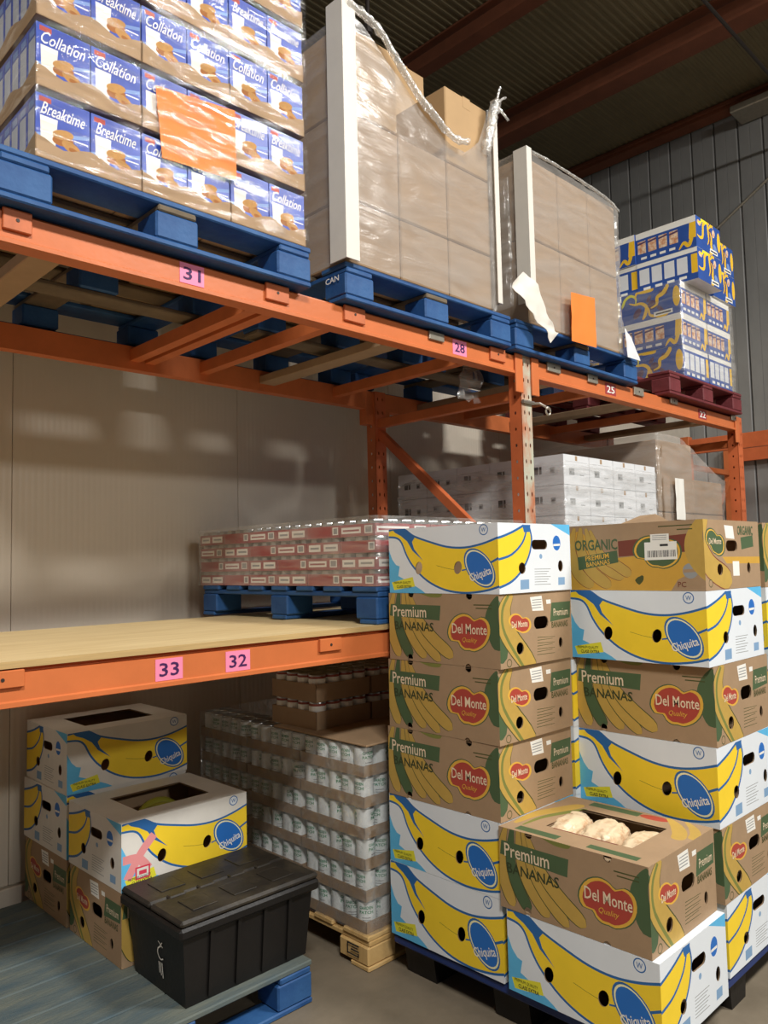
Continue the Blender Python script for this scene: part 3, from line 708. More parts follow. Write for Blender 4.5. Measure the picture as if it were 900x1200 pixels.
def stack(x_left, y_front, zs, kinds, where, group, xs=None, ys=None, ws=1.):
    out = []
    n = len(kinds)
    for i, k in enumerate(kinds):
        x = (xs[i] if xs else x_left)+BW*ws/2; y = (ys[i] if ys else y_front)+BL/2
        col = {'chiquita': 'white yellow-banana carton', 'delmonte': 'brown red-shield banana carton', 'organic': 'brown organic banana carton with barcode'}[k]
        pos = ('top box' if i == n-1 else 'bottom box' if i == 0 else ORD[i]+' box up')
        out.append(carton(k, x, y, zs[i]+.001, zs[i+1], R_+random.uniform(-.008, .008), f'{col}, {pos} of {where}', group, ws=ws))
    return out
stack(-.968, -.52, [.14, .397, .635, .877, 1.121, 1.362, 1.596], ['chiquita', 'chiquita', 'delmonte', 'delmonte', 'delmonte', 'chiquita'], 'the stack next to the wrapped cans', 'banana cartons stacked next to the cans',
      ys=[-.519, -.521, -.523, -.533, -.543, -.549])
org = stack(-.49, -1.017, [.14, .368, .603, .857, 1.114, 1.358, 1.592], ['chiquita', 'delmonte', 'chiquita', 'delmonte', 'chiquita', 'organic'], 'the stack topped by the organic carton', 'banana cartons in the organic stack',
      xs=[-.458, -.472, -.477, -.474, -.498, -.494], ws=1.085)
mb = MB(); mb.add([(-.20, .0, .24), (.02, .06, .24), (-.12, .06, .282), (-.06, .062, .285), (-.20, .006, .238), (.02, .066, .238), (-.12, .066, .282), (-.06, .066, .285)], [(0, 1, 3, 2), (4, 6, 7, 5), (0, 2, 6, 4), (1, 5, 7, 3), (2, 3, 7, 6), (0, 4, 5, 1)], 'kraft_dark'); mb.build('raised_flap', org[-1])
stack(-.980, -1.02, [.14, .385, .632], ['chiquita', 'delmonte'], 'the low stack with open top', 'banana cartons in the low front stack', ys=[-1.05, -1.028])
stack(-.506, -.509, [.14, .38, .62, .862, 1.105, 1.35, 1.585], ['delmonte', 'chiquita', 'chiquita', 'chiquita', 'delmonte', 'delmonte'], 'the stack hidden behind the organic one', 'banana cartons in the hidden back stack')
stack(.004, -1.02, [.14, .38, .62, .86, 1.105, 1.352, 1.59], ['delmonte', 'delmonte', 'delmonte', 'chiquita', 'chiquita', 'delmonte'], 'the stack past the organic one', 'banana cartons beyond the organic stack')
# bread in the open carton
rnd = random.Random(5)
def lump(sx, sy, sz, seed):
    bm = bmesh.new(); bmesh.ops.create_icosphere(bm, subdivisions=5, radius=1)
    for v in bm.verts:
        n = noise.noise(v.co*1.7+Vector((seed, 0, 0)))*.16+noise.noise(v.co*5+Vector((seed, 3, 0)))*.10+abs(noise.noise(v.co*11+Vector((seed, 3, 5))))*.07
        c = v.co*(1+n); v.co = Vector((math.copysign(abs(c.x)**.7, c.x)*sx, math.copysign(abs(c.y)**.7, c.y)*sy, math.copysign(abs(c.z)**.8, c.z)*sz))
    bm.verts.ensure_lookup_table(); mb = MB(); mb.add([v.co for v in bm.verts], [[v.index for v in f.verts] for f in bm.faces], 'bread'); bm.free(); return mb
for i, (dx, dy, dz) in enumerate([(0, .105, .012), (.0, -.025, .014), (0, -.155, .006)]):
    o = lump(.108, .060, .055, i*3.1).build('bread_roll_bag', None, (-.978+BW/2+dx, -1.02+BL/2+.02+dy, .568+dz), rnd.uniform(-.1, .1), True)
    tag(o, ['bag of pale rolls at the inner end of the open brown carton', 'bag of pale rolls in the middle of the open brown carton', 'bag of pale rolls by the stickered end of the open carton'][i], 'bread bag', 'bread bags in the open carton')
# old cartons on the floor pallet
OG = 'old banana cartons under the plywood shelf'
def lc(kind, x, y, z0, z1, label, old, rz=0): carton(kind, x+BL/2, y+BW/2, z0, z1, rz, label, OG, old)
lc('delmonte', -1.772, .90, .141, .385, 'dark brown banana carton at the bottom of the stack against the wall', True)
lc('chiquita', -1.775, .905, .386, .622, 'white banana carton in the middle of the stack against the white wall', True, .01)
lc('chiquita', -1.770, .90, .623, .852, 'white banana carton with open top, highest on the worn blue pallet', True, -.01)
lc('delmonte', -1.768, .458, .141, .385, 'brown banana carton on the worn pallet right behind the black tote', True)
lc('chiquita', -1.770, .462, .386, .612, 'white banana carton with pink ribbon print behind the black tote', 'ribbon', .01)
for i, (x, y) in enumerate([(-1.55, .63), (-1.52, .70)]):
    mb = MB(); mb.tube(smooth([(x-.10, y-.03, .52), (x-.03, y+.01, .565), (x+.05, y+.02, .57), (x+.12, y-.01, .53)], 5), .02, 'banana_green', 8, radii=[.008+.014*math.sin(PI*k/15) for k in range(16)])
    tag(mb.build('banana', smooth=True), 'greenish banana lying inside the open carton with pink ribbon print', 'banana', 'bananas in the pink ribbon carton')

# ================================================================== BLACK TOTE
t = thing('storage_tote', 'black plastic tote with hinged lid on the worn blue pallet', 'tote', (-1.508, .257, .141))
mb = MB(); a, b = .230, .162; A, B = .250, .182; h = .245
vs = [(-a, -b, 0), (a, -b, 0), (a, b, 0), (-a, b, 0), (-A, -B, h), (A, -B, h), (A, B, h), (-A, B, h)]
mb.add(vs, [(3, 2, 1, 0), (0, 1, 5, 4), (1, 2, 6, 5), (2, 3, 7, 6), (3, 0, 4, 7)], 'black_plastic')
for x in (-.15, -.05, .05, .15):
    T = Matrix.Identity(4); mb.add([(x-.006, -b-.001, .01), (x+.006, -b-.001, .01), (x+.006, -B-.002, h), (x-.006, -B-.002, h), (x-.006, -b-.008, .01), (x+.006, -b-.008, .01), (x+.006, -B-.009, h), (x-.006, -B-.009, h)], [(4, 5, 6, 7), (0, 4, 7, 3), (1, 2, 6, 5), (0, 1, 5, 4)], 'black_plastic')
mb.build('tub', t)
mb = MB(); mb.bbox(-A-.018, A+.018, -B-.018, B+.018, h-.03, h+.005, 'black_plastic', .008); mb.build('rim', t)
for s in (-1, 1):
    mb = MB(); y0, y1 = (-B-.016, -.002) if s < 0 else (.002, B+.016)
    n = 9; zz = h+.005; teeth = [(-.15+k*.30/n, (.012 if k % 2 else -.012)) for k in range(n+1)]
    mb.bbox(-A-.014, A+.014, y0, y1, zz, zz+.022, 'black_lid', .008)
    for x in (-.15, 0, .15): mb.bbox(x-.045, x+.045, min(y0, y1)+.05, max(y0, y1)-.05, zz+.022, zz+.0245, 'black_lid', .002)
    mb.build('lid_flap', t)
for x in (-.17, -.06, .06, .17):
    mb = MB(); mb.bbox(x-.03, x+.03, -.014, .014, h+.02, h+.031, 'black_lid', .004); mb.build('lid_hinge', t)
mb = MB(); T = face_T((-a-.0035, -.02, .03), (0, -1, .0), (-.09, 0, 1))
mb.add(*(lambda q: ([(x, y, .002) for x, y in q], [tuple(range(i*4, i*4+4)) for i in range(len(q)//4)]))(
    [p for seg in ribbon(smooth([(.02, .12), (.0, .108), (-.004, .09), (.01, .076), (.028, .082)], 3), .004)+ribbon([(.004, .132), (.03, .118)], .003)+ribbon([(.03, .134), (.01, .116)], .003)+[rect(-.004, .03, .0, .066), rect(.006, .024, .010, .066), rect(.016, .018, .020, .066)] for p in seg]), 'print_white', T)
mb.build('logo', t)

# ================================================================== WRAPS
def perim(x0, x1, y0, y1, r, step=.03):
    """rounded rectangle from the back-left corner, along the left side, front, right side and back"""
    pts = []
    def line(a, b):
        n = max(2, int((Vector(b)-Vector(a)).length/step))
        for k in range(n): t = k/n; pts.append((a[0]+(b[0]-a[0])*t, a[1]+(b[1]-a[1])*t))
    def arc(cx, cy, a0):
        for k in range(4): a = math.radians(a0+30*k); pts.append((cx+r*math.cos(a), cy+r*math.sin(a)))
    line((x0, y1-r), (x0, y0+r)); arc(x0+r, y0+r, 180)
    line((x0+r, y0), (x1-r, y0)); arc(x1-r, y0+r, 270)
    line((x1, y0+r), (x1, y1-r)); arc(x1-r, y1-r, 0)
    line((x1-r, y1), (x0+r, y1)); arc(x0+r, y1-r, 90)
    return pts
def wrap(name, x0, x1, y0, y1, z0, ztop, m, label, amp=.006, rows=26, r=.02, seed=0.):
    P = perim(x0, x1, y0, y1, r); n = len(P); vs = []; fs = []
    for j in range(rows+1):
        for i, (x, y) in enumerate(P):
            zt = ztop(x, y) if callable(ztop) else ztop
            z = z0+(zt-z0)*j/rows
            nx, ny = P[(i+1) % n][1]-P[i-1][1], -(P[(i+1) % n][0]-P[i-1][0]); l = math.hypot(nx, ny) or 1
            d = amp*(noise.noise(Vector((x*6+seed, y*6, z*9)))+.5*noise.noise(Vector((x*18+seed, y*18, z*40))))
            vs.append((x+nx/l*d*-1, y+ny/l*d*-1, z))
    for j in range(rows):
        for i in range(n): fs.append((j*n+i, j*n+(i+1) % n, (j+1)*n+(i+1) % n, (j+1)*n+i))
    mb = MB(); mb.add(vs, fs, m); o = mb.build(name, smooth=True); tag(o, label, 'stretch wrap'); return o
def bunch(pts, r, label, seed=0):
    """crumpled rope of film along a path"""
    P = smooth(pts, 8); mb = MB(); n = 9; vs = []; fs = []
    for i, p in enumerate(P):
        p = Vector(p); d = (Vector(P[min(i+1, len(P)-1)])-Vector(P[max(i-1, 0)])).normalized()
        a = d.cross(Vector((0, 1, .2))).normalized(); b = d.cross(a)
        for k in range(n):
            t = 2*PI*k/n; q = r*(.7+.9*abs(noise.noise(Vector((i*.6+seed, k*1.3, seed)))))
            vs.append(p+a*math.cos(t)*q+b*math.sin(t)*q)
    for i in range(len(P)-1):
        for k in range(n): fs.append((i*n+k, i*n+(k+1) % n, (i+1)*n+(k+1) % n, (i+1)*n+k))
    mb.add(vs, fs, 'film_bunch'); o = mb.build('bunched_film', smooth=True); tag(o, label, 'stretch wrap'); return o
NTH = ['first', 'second', 'third', 'fourth', 'fifth', 'sixth']
LAY = ['bottom', 'second', 'third', 'fourth', 'fifth', 'sixth', 'top']

# ------------------------------------------------------------------ cookie cartons (31)
CW, CDp, CH = .3045, .385, .197
def pack_mesh(word):
    mb = MB(); w, d, h = .147, .060, .176
    f = lambda x, y: (x*w, y*h)
    g = [f(a, b) for a, b in ((.10, .22), (.36, .22), (.40, .66), (.08, .66))]
    sh = [('cookie_pale', [f(.0, .30), f(1, .52), f(1, .58), f(.0, .36)]), ('dm_red', [f(.06, .88), f(.28, .88), f(.28, .96), f(.06, .96)]),
          ('milk', g), ('print_white', [f(.09, .58), f(.39, .58), f(.40, .66), f(.08, .66)]),
          ('biscuit_dark', ell(*f(.50, .37), .030, .016, 16, .25)), ('biscuit', ell(*f(.50, .46), .030, .014, 16, .25)), ('biscuit', ell(*f(.66, .30), .028, .015, 16, -.35)), ('biscuit_dark', ell(*f(.72, .25), .018, .008, 12, -.35)),
          ('print_white', [f(.70, .42), f(.97, .42), f(.97, .44), f(.70, .44)])]
    A = art((0, 0, w, h), 'cookie_blue', sh)
    T = face_T((-w/2, -d/2, 0), (1, 0, 0), (0, 0, 1)); add_art(mb, T, A)
    add_text(mb, T, word, w*.5, h*.78, w*.82, 'print_white', ang=-.03, h=h*.20, shear=.42, bold=.004)
    B = art((0, 0, d, h), 'cookie_blue', [('pack_side', [(d*.12, h*.05), (d*.88, h*.05), (d*.88, h*.78), (d*.12, h*.78)]), ('cookie_pale', [(d*.2, h*.82), (d*.8, h*.82), (d*.8, h*.93), (d*.2, h*.93)])])
    add_art(mb, face_T((-w/2, d/2, 0), (0, -1, 0), (0, 0, 1)), B); add_art(mb, face_T((w/2, -d/2, 0), (0, 1, 0), (0, 0, 1)), B)
    mb.add([(-w/2, d/2, 0), (w/2, d/2, 0), (w/2, d/2, h), (-w/2, d/2, h), (-w/2, -d/2, h), (w/2, -d/2, h), (w/2, -d/2, 0), (-w/2, -d/2, 0)], [(0, 3, 2, 1), (4, 5, 2, 3), (7, 0, 1, 6)], 'cookie_blue')
    return mb.mesh('cookie_pack')
PK = {w: pack_mesh(w) for w in ('Collation', 'Breaktime')}
mb = MB(); w2, d2, lh = CW/2-.001, CDp/2-.001, .052
def wave(L):
    o = [(0, 0), (L, 0), (L, lh*1.25)]
    for k in range(13): t = 1-k/12; o.append((L*t, lh*(1.0+.45*abs(math.cos(2*PI*t))**2-.25)))
    return o+[(0, lh*1.25)]
for o_, ux, L in (((-w2, -d2, 0), (1, 0, 0), 2*w2), ((w2, -d2, 0), (0, 1, 0), 2*d2), ((w2, d2, 0), (-1, 0, 0), 2*w2), ((-w2, d2, 0), (0, -1, 0), 2*d2)):
    T = face_T(o_, ux, (0, 0, 1)); q = wave(L); n = len(q); mid = [(a, 0) for a, b in q]
    mb.add([(a, b, 0) for a, b in q]+[(a, b, -.003) for a, b in q], [tuple(range(n)), tuple(range(2*n-1, n-1, -1))]+[(i, i+n, (i+1) % n+n, (i+1) % n) for i in range(n)], 'kraft_load', T)
mb.box(-w2, w2, -d2, d2, .0, .003, 'kraft_load')
traym = mb.mesh('kraft_tray')
Z0 = ZU+.14+.002
words = [['Breaktime', 'Collation', 'Collation'], ['Collation', 'Collation', 'Breaktime'], ['Breaktime', 'Collation', 'Collation'], ['Collation', 'Breaktime', 'Breaktime'], ['Breaktime', 'Collation', 'Breaktime'], ['Collation', 'Breaktime', 'Collation']]
for L in range(6):
    for r in range(3):
        for c in range(3):
            if r > 0 and c == 1: continue
            wd = words[L][c]; X = -2.250+CW*(c+.5); Y = -.045+CDp*(r+.5)
            row = {(0, 0): 'front corner by the rack end', (0, 1): 'front middle', (0, 2): 'front corner by the brown load', (1, 0): 'rack-end side, middle row', (2, 0): 'rack-end side, back row', (1, 2): 'brown-load side, middle row', (2, 2): 'brown-load side, back row'}[(r, c)]
            t = thing('cookie_carton', f'kraft tray of blue {wd} cookie packs, {LAY[L]} layer, {row}', 'cookie carton', (X, Y, Z0+L*CH), 0, 'cookie cartons above number 31')
            put('kraft_tray', traym, t)
            if r == 0:
                for s in (-1, 1): put('cookie_pack', PK[wd], t, (s*.0755, -CDp/2+.036, .004))
            if c == 0:
                for k in range(1 if r == 0 else 0, 6): put('cookie_pack', PK[wd], t, (-.0755, -CDp/2+.036+k*.0625, .004))
            if c == 2:
                for k in range(1 if r == 0 else 0, 6): put('cookie_pack', PK[wd], t, (.0755, -CDp/2+.036+k*.0625, .004))
wrap('stretch_wrap', -2.262, -1.326, -.060, 1.125, Z0, Z0+6*CH+.01, 'film_cookie', 'glossy stretch wrap around the blue cookie cartons', .008, 60, .015, 2.)
a = [at(*q, 1, -.050) for q in ((182, 100), (275, 130), (277, 212), (190, 185))]
def sheet(name, corners, m, label, cat='paper', curl=.004, off=.0):
    mb = MB(); n = 8; vs = []; fs = []
    A, B_, C_, D_ = [Vector(c) for c in corners]
    for j in range(n+1):
        for i in range(n+1):
            u, v = i/n, j/n; p = A.lerp(B_, u).lerp(D_.lerp(C_, u), v); p = p+Vector((0, -curl*(1+noise.noise(Vector((u*3, v*3, off))))-off, 0)); vs.append(p)
    m1 = n+1; vs2 = [p+Vector((0, .0006, 0)) for p in vs]; N = len(vs)
    for j in range(n):
        for i in range(n): q = (j*m1+i, (j+1)*m1+i, (j+1)*m1+i+1, j*m1+i+1); fs.append(q); fs.append(tuple(N+k for k in reversed(q)))
    mb.add(vs+vs2, fs, m); o = mb.build(name, smooth=True); tag(o, label, cat); return o
sheet('orange_sheet', a, 'orange_paper', 'orange paper sheet stuck on the wrapped blue cookie cartons', curl=.0015)

# ------------------------------------------------------------------ tall brown load (28)
def kbox(name, x0, x1, y0, y1, z0, z1, m, label, group, tape=True, cat='cardboard box'):
    t = thing(name, label, cat, ((x0+x1)/2, (y0+y1)/2, z0), 0, group); w, d, h = x1-x0-.006, y1-y0-.006, z1-z0-.004
    put('carton_body', box_mesh('carton_body', w, d, round(h, 4), m, .005), t)
    if m == 'kraft_tan':
        mb = MB(); mb.box(-.025, .025, -d/2-.0008, d/2+.0008, h-.05, h+.0008, 'kraft_tan'); mb.build('packing_tape', t)
    return t
zr = [ZU+.141, 2.817, 3.155, 3.490, 3.825]
G28 = 'brown boxes of the tall load above number 28'; CX = [-1.148+.288*k for k in range(4)]; RY = [-.042+.37*k for k in range(4)]
for L in range(4):
    for r in range(3):
        for c in range(3):
            if L == 2 and r == 0 and c == 1: continue
            if L == 3 and not (c == 2 and r == 1): continue
            if L < 2 and r > 0 and c == 1: continue
            tall = L == 3
            kbox('cardboard_box', CX[c], CX[c+1], RY[r], RY[r+1], zr[L]+.001, zr[L+1], 'kraft_tan' if L >= 2 else 'kraft_load',
                 'single tan box highest on the tall brown load above number 28' if tall else f'brown box, {LAY[L]} layer of the tall load, '+('front', 'middle', 'back')[r]+' row, '+('by the cookies', 'centre', 'by the shorter load')[c], G28)
def z28(x, y):
    if y < -.03:
        t = (x+1.16)/.87
        prof = [(0, 3.53), (.12, 3.50), (.3, 3.40), (.5, 3.28), (.68, 3.22), (.8, 3.22), (.9, 3.30), (1, 3.5)]
        for (a, za), (b, zb) in zip(prof, prof[1:]):
            if t <= b: return za+(zb-za)*max(0, (t-a))/(b-a)
        return 3.5
    return 3.5
wrap('stretch_wrap', -1.164, -.272, -.060, 1.085, 2.570, z28, 'film_veil', 'torn hazy stretch wrap around the tall brown load above number 28', .006, 40, .012, 5.)
f28 = -.075
bunch([(-1.15, -.07, 3.545), (-1.0, f28, 3.515), (-.87, f28, 3.41), (-.73, f28-.01, 3.30), (-.58, f28-.01, 3.235), (-.50, f28-.03, 3.235)], .016, 'rope of torn film sagging across the tall brown load', 1.)
bunch([(-.34, f28, 3.26), (-.32, f28-.01, 3.36), (-.30, f28-.015, 3.46), (-.285, f28-.02, 3.50)], .024, 'bunch of torn film at the far front corner of the tall load', 7.)
for i, (dx, dz) in enumerate([(.06, .05), (.075, -.05), (.02, .08)]):
    bunch([(-.29, f28-.02, 3.49), (-.29+dx*.6, f28-.03, 3.49+dz*.7), (-.29+dx, f28-.03, 3.49+dz)], .006, 'loose torn film tail on the corner of the tall brown load', 11.+i)['group'] = 'film tails on the tall load'
def corner_board(x, y, z0, z1, label, wx=.05, wy=.07, sx=1):
    mb = MB(); mb.prism([(x, y), (x+sx*wx, y), (x+sx*wx, y+.004), (x+sx*.004, y+.004), (x+sx*.004, y+wy), (x, y+wy)], z0, z1, 'corner_board', 'z')
    o = mb.build('corner_board'); tag(o, label, 'corner board'); return o
corner_board(-1.176, -.074, 2.57, 3.555, 'white cardboard corner board on the tall brown load above number 28', .065, .09)
corner_board(-.258, -.074, 2.60, 3.47, 'thin white corner board at the far edge of the tall brown load', .030, .04, -1)

# ------------------------------------------------------------------ shorter brown load (25)
zr = [ZU+.141, 2.99, 3.385]; G25 = 'brown boxes of the load above number 25'
for L in range(2):
    for r in range(3):
        for c in range(3):
            if r > 0 and c == 1: continue
            x0 = -.012+.279*c
            kbox('cardboard_box', x0, x0+.279, -.042+.37*r, .328+.37*r, zr[L]+.001, zr[L+1], 'kraft_load', f'brown box, {"bottom" if L == 0 else "top"} layer of the shorter load, '+('front', 'middle', 'back')[r]+' row, '+('by the tall load', 'centre', 'by the snack cartons')[c], G25)
def z25(x, y): return 3.395+.015*noise.noise(Vector((x*5, y*5, 1)))-(.05 if x > .8 else 0)
wrap('stretch_wrap', -.030, .842, -.062, 1.082, 2.570, z25, 'film_veil', 'hazy stretch wrap around the shorter load above number 25', .010, 36, .02, 9.)
bunch([(-.02, -.06, 3.40), (.2, -.065, 3.405), (.45, -.065, 3.40), (.70, -.065, 3.39), (.835, -.06, 3.36)], .008, 'rolled film edge along the top of the shorter load', 3.)
corner_board(-.046, -.080, 2.66, 3.40, 'white cardboard corner board on the load with the orange sheet', .040, .075)
wrap('stretch_wrap', -.064, -.044, .02, .13, 2.66, 3.28, 'film_clear', 'crinkled clear film bulging beside the white corner board', .012, 24, .01, 4.)
# torn white film tail hanging over the pallet
mb = MB(); P = smooth([(-.16, -.09, 2.74), (-.08, -.11, 2.66), (.0, -.12, 2.56), (.07, -.12, 2.50)], 5); vs = []; fs = []
for i, p in enumerate(P):
    p = Vector(p); w = .05+.02*math.sin(i*.4)
    for k in range(5): q = (k/4-.5)*2*w; vs.append(p+Vector((q*.8, .012*noise.noise(Vector((i*.4, k, 0)))*2, q*.7)))
for i in range(len(P)-1):
    for k in range(4): fs.append((i*5+k, i*5+k+1, (i+1)*5+k+1, (i+1)*5+k))
n0 = len(vs); vs += [v+Vector((0, .002, 0)) for v in vs]; fs += [tuple(n0+k for k in reversed(f)) for f in fs[:]]
mb.add(vs, fs, 'corner_board'); tag(mb.build('torn_film_tail', smooth=True), 'torn white film tail hanging over the blue pallet beside number 28', 'stretch wrap')
a = [at(*q, 1, -.085) for q in ((667, 343), (695, 350), (697, 408), (668, 400))]
sheet('orange_sheet', a, 'orange_paper', 'orange paper sheet tucked in the wrap of the shorter brown load', off=.006)
sheet('white_sheet', [(.80, -.075, 2.70), (.87, -.075, 2.66), (.95, -.08, 2.545), (.82, -.075, 2.545)], 'carton_white', 'small white sheet at the foot of the shorter load on blue pallet', off=.006)
# film dangling below the upper beam
mb = MB(); vs = []; fs = []; p0 = at(552, 432, 1, .12)
for i in range(9):
    for k in range(7):
        t = i/8; vs.append((p0.x-.06+.13*k/6*(1+.2*t)-.04*t, .12+.03*noise.noise(Vector((k*.9, t*4, 2))), p0.z+.02-.17*t+.03*noise.noise(Vector((k*1.1, t*2, 8)))))
for i in range(8):
    for k in range(6): fs.append((i*7+k, i*7+k+1, (i+1)*7+k+1, (i+1)*7+k))
mb.add(vs, fs, 'film_clear'); tag(mb.build('dangling_film', smooth=True), 'scrap of clear film dangling below the beam beside number 28', 'stretch wrap')

# ------------------------------------------------------------------ snack cartons (22)
SL, SD, SH = .36, .40, .2
def snack_art(kind, L, h, seed):
    rnd = random.Random(seed); sh = []
    f = lambda x, y: (x*L, y*h)
    if kind == 'tray':
        sh += [('print_white', rect(0, h*.80, L, h))]
        n = 4
        for k in range(n):
            x = .03+k*.72/n
            sh += [('food_print', [f(x, .30), f(x+.14, .30), f(x+.14, .72), f(x, .72)]), ('swirl_purple', [f(x, .60), f(x+.14, .64), f(x+.14, .70), f(x, .66)])]
        sh += [('swirl_yellow', lobe([f(.72, .04), f(.80, .22), f(.88, .10), f(.95, .45)], .012)), ('swirl_yellow', [f(.88, .3), f(1, .3), f(1, .8), f(.9, .8)])]
        sh += [('print_white', [f(.08+k*.16, .10), f(.18+k*.16, .10), f(.18+k*.16, .18), f(.08+k*.16, .18)]) for k in range(4)]
    elif kind == 'open':
        sh += [('print_white', rect(0, h*.86, L, h))]
        for k in range(4): sh.append(('carton_white', [f(.04+k*.21, .26), f(.21+k*.21, .26), f(.21+k*.21, .78), f(.04+k*.21, .78)]))
        sh += [('print_white', [f(.10+k*.2, .08), f(.22+k*.2, .08), f(.22+k*.2, .17), f(.10+k*.2, .17)]) for k in range(4)]
        sh += [('swirl_yellow', [f(.90, .2), f(1, .2), f(1, .8), f(.9, .8)])]
    else:
        for k in range(5): sh.append((rnd.choice(('swirl_purple', 'swirl_purple', 'cookie_pale', 'food_print')), ell(rnd.uniform(.1, .9)*L, rnd.uniform(.15, .85)*h, rnd.uniform(.02, .05), rnd.uniform(.012, .03), 14, rnd.uniform(-1, 1))))
        for k in range(5):
            x, y = rnd.uniform(0, .6), rnd.uniform(.1, .85); P = [f(x, y)]; ang = rnd.uniform(-.6, .6)
            for j in range(5): ang += rnd.uniform(-1.1, 1.1); x += .11*math.cos(ang); y += .24*math.sin(ang)*.9; y = min(.97, max(.03, y)); P.append(f(x, y))
            sh.append((('swirl_yellow', 'swirl_yellow', 'lime')[k % 3], lobe(P, rnd.uniform(.008, .016), 5)))
        sh += [('swirl_yellow', ell(*f(.93, .55), .024, .065, 14)), ('print_white', [f(.55, .06), f(.86, .06), f(.86, .2), f(.55, .2)]), ('ink_dark', [f(.58, .10), f(.83, .10), f(.83, .15), f(.58, .15)])]
    return art((0, 0, L, h), 'swirl_blue', sh)
def hash_seed(a, b, o): return len(a)*7+len(b)*3+int(o[0]*100)+int(o[1]*10)
def snack_mesh(kind, front):
    mb = MB(); a, b = SL/2-.002, SD/2-.002; h = SH-.003
    for o_, ux, L, k in (((-a, -b, 0), (1, 0, 0), 2*a, front), ((a, -b, 0), (0, 1, 0), 2*b, kind), ((a, b, 0), (-1, 0, 0), 2*a, front), ((-a, b, 0), (0, -1, 0), 2*b, kind)):
        add_art(mb, face_T(o_, ux, (0, 0, 1)), snack_art(k, L, h, hash_seed(kind, front, o_)))
    mb.add([(-a, -b, 0), (a, -b, 0), (a, b, 0), (-a, b, 0), (-a, -b, h), (a, -b, h), (a, b, h), (-a, b, h)], [(3, 2, 1, 0), (4, 5, 6, 7)], 'carton_white')
    return mb.mesh('carton_body')
SM = {k: snack_mesh(*k) for k in (('tray', 'swirl'), ('open', 'swirl'), ('swirl', 'tray'), ('tray', 'tray'), ('swirl', 'open'))}
vm = MB(); vm.bbox(-.010, .010, -.004, .0, .035, .155, 'swirl_yellow', .003); 
spec = [('swirl', 'open'), ('tray', 'tray'), ('swirl', 'tray'), ('open', 'swirl'), ('tray', 'swirl')]
Z0 = ZU+.142
for L in range(5):
    for r in range(3):
        for c in range(2):
            if r > 0 and c == 1 and L < 4: pass
            sx, sy = ((.055, -.09) if L >= 3 else (0, 0))
            x = 1.585+(SL+.012)*(c+.5)+sx+random.uniform(-.006, .006); y = -.045+sy+SD*(r+.5)
            if L >= 3 and c == 1: y += .075; x += .03
            nm = {'swirl': 'yellow-swirl blue', 'tray': 'blue window-print', 'open': 'white-fronted blue'}[spec[L][0]]
            t = thing('snack_carton', f'{nm} snack carton, {LAY[L]} layer on maroon pallet, '+('front', 'middle', 'back')[r]+' row, '+('brown-load side', 'metal-wall side')[c], 'snack carton', (x, y, Z0+L*SH), random.uniform(-.01, .01), 'snack cartons above number 22')
            put('carton_body', SM[spec[L]], t)
wrap('stretch_wrap', 1.562, 2.35, -.062, 1.17, 2.570, 3.16, 'film_clear', 'hazy stretch wrap around the lower snack cartons on the maroon pallet', .008, 26, .02, 14.)
wrap_mat = None

# ------------------------------------------------------------------ red cases on the lower shelf
RD, RW, RH = .205, .308, .0635
def case_mesh(variant):
    mb = MB(); h = RH-.002; lo = .047
    def A(L, seed):
        sh = []
        if variant == 0: sh = [('print_white', rect(.008, .012, L*.60, .036)), ('case_red', rect(.016, .020, L*.55, .027)), ('print_white', rect(L*.70, .010, L*.92, .040)), ('ink_grey', rect(L*.73, .014, L*.89, .036))]
        elif variant == 1: sh = [('label_red', rect(L*.05, .004, L*.75, .044)), ('print_white', rect(L*.80, .010, L*.97, .040)), ('ink_grey', rect(L*.83, .014, L*.94, .036))]
        else: sh = [('print_white', rect(L*.05, .010, L*.42, .038)), ('ink_grey', rect(L*.10, .020, L*.37, .028)), ('print_white', rect(L*.52, .010, L*.95, .038)), ('ink_grey', rect(L*.58, .020, L*.90, .028))]
        return art((0, 0, L, lo), 'case_red', sh)
    a, b = RW/2-.002, RD/2-.002
    for o_, ux, L in (((-a, -b, 0), (1, 0, 0), 2*a), ((a, -b, 0), (0, 1, 0), 2*b), ((a, b, 0), (-1, 0, 0), 2*a), ((-a, b, 0), (0, -1, 0), 2*b)):
        add_art(mb, face_T(o_, ux, (0, 0, 1)), A(L, 0))
    mb.add([(-a, -b, lo), (a, -b, lo), (a, b, lo), (-a, b, lo), (-a, -b, 0), (a, -b, 0), (a, b, 0), (-a, b, 0)], [(0, 1, 2, 3), (7, 6, 5, 4)], 'case_pale')
    return mb.mesh('case_body')
tm = MB(); 
for k in range(3):
    for j in range(4): tm.lathe([(0, .0155), (.034, .0155), (.036, .010), (.036, 0)], 'can_metal', 12, Matrix.Translation((-RW/2+.04+j*.0765, -RD/2+.034+k*.068, .047)))
lidm = tm.mesh('can_tops')
CM = [case_mesh(v) for v in range(3)]
Z0 = ZL+.142; ny = 6
for L in range(4):
    for r in range(ny):
        for c in range(3):
            if c == 1 and 0 < r: continue
            if c == 2 and r > 0: continue
            t = thing('can_case', f'red case of small cans, {LAY[L] if L < 3 else "top"} layer, '+((NTH[r]+' from the front end') if c == 0 else 'front end, '+('', 'middle', 'upright side')[c]), 'can case', (-.985+RW*(c+.5), .008+(RD+.002)*(r+.5), Z0+L*RH), 0, f'red can cases, {LAY[L] if L < 3 else "top"} layer')
            put('case_body', CM[(L*2+r+c) % 3], t); o = put('can_tops', lidm, t); o['kind'] = 'stuff'
wrap('stretch_wrap', -.997, -.048, -.003, 1.262, Z0, Z0+4*RH+.012, 'film_clear', 'crinkled clear wrap around the red can cases on the plywood', .007, 22, .03, 21.)

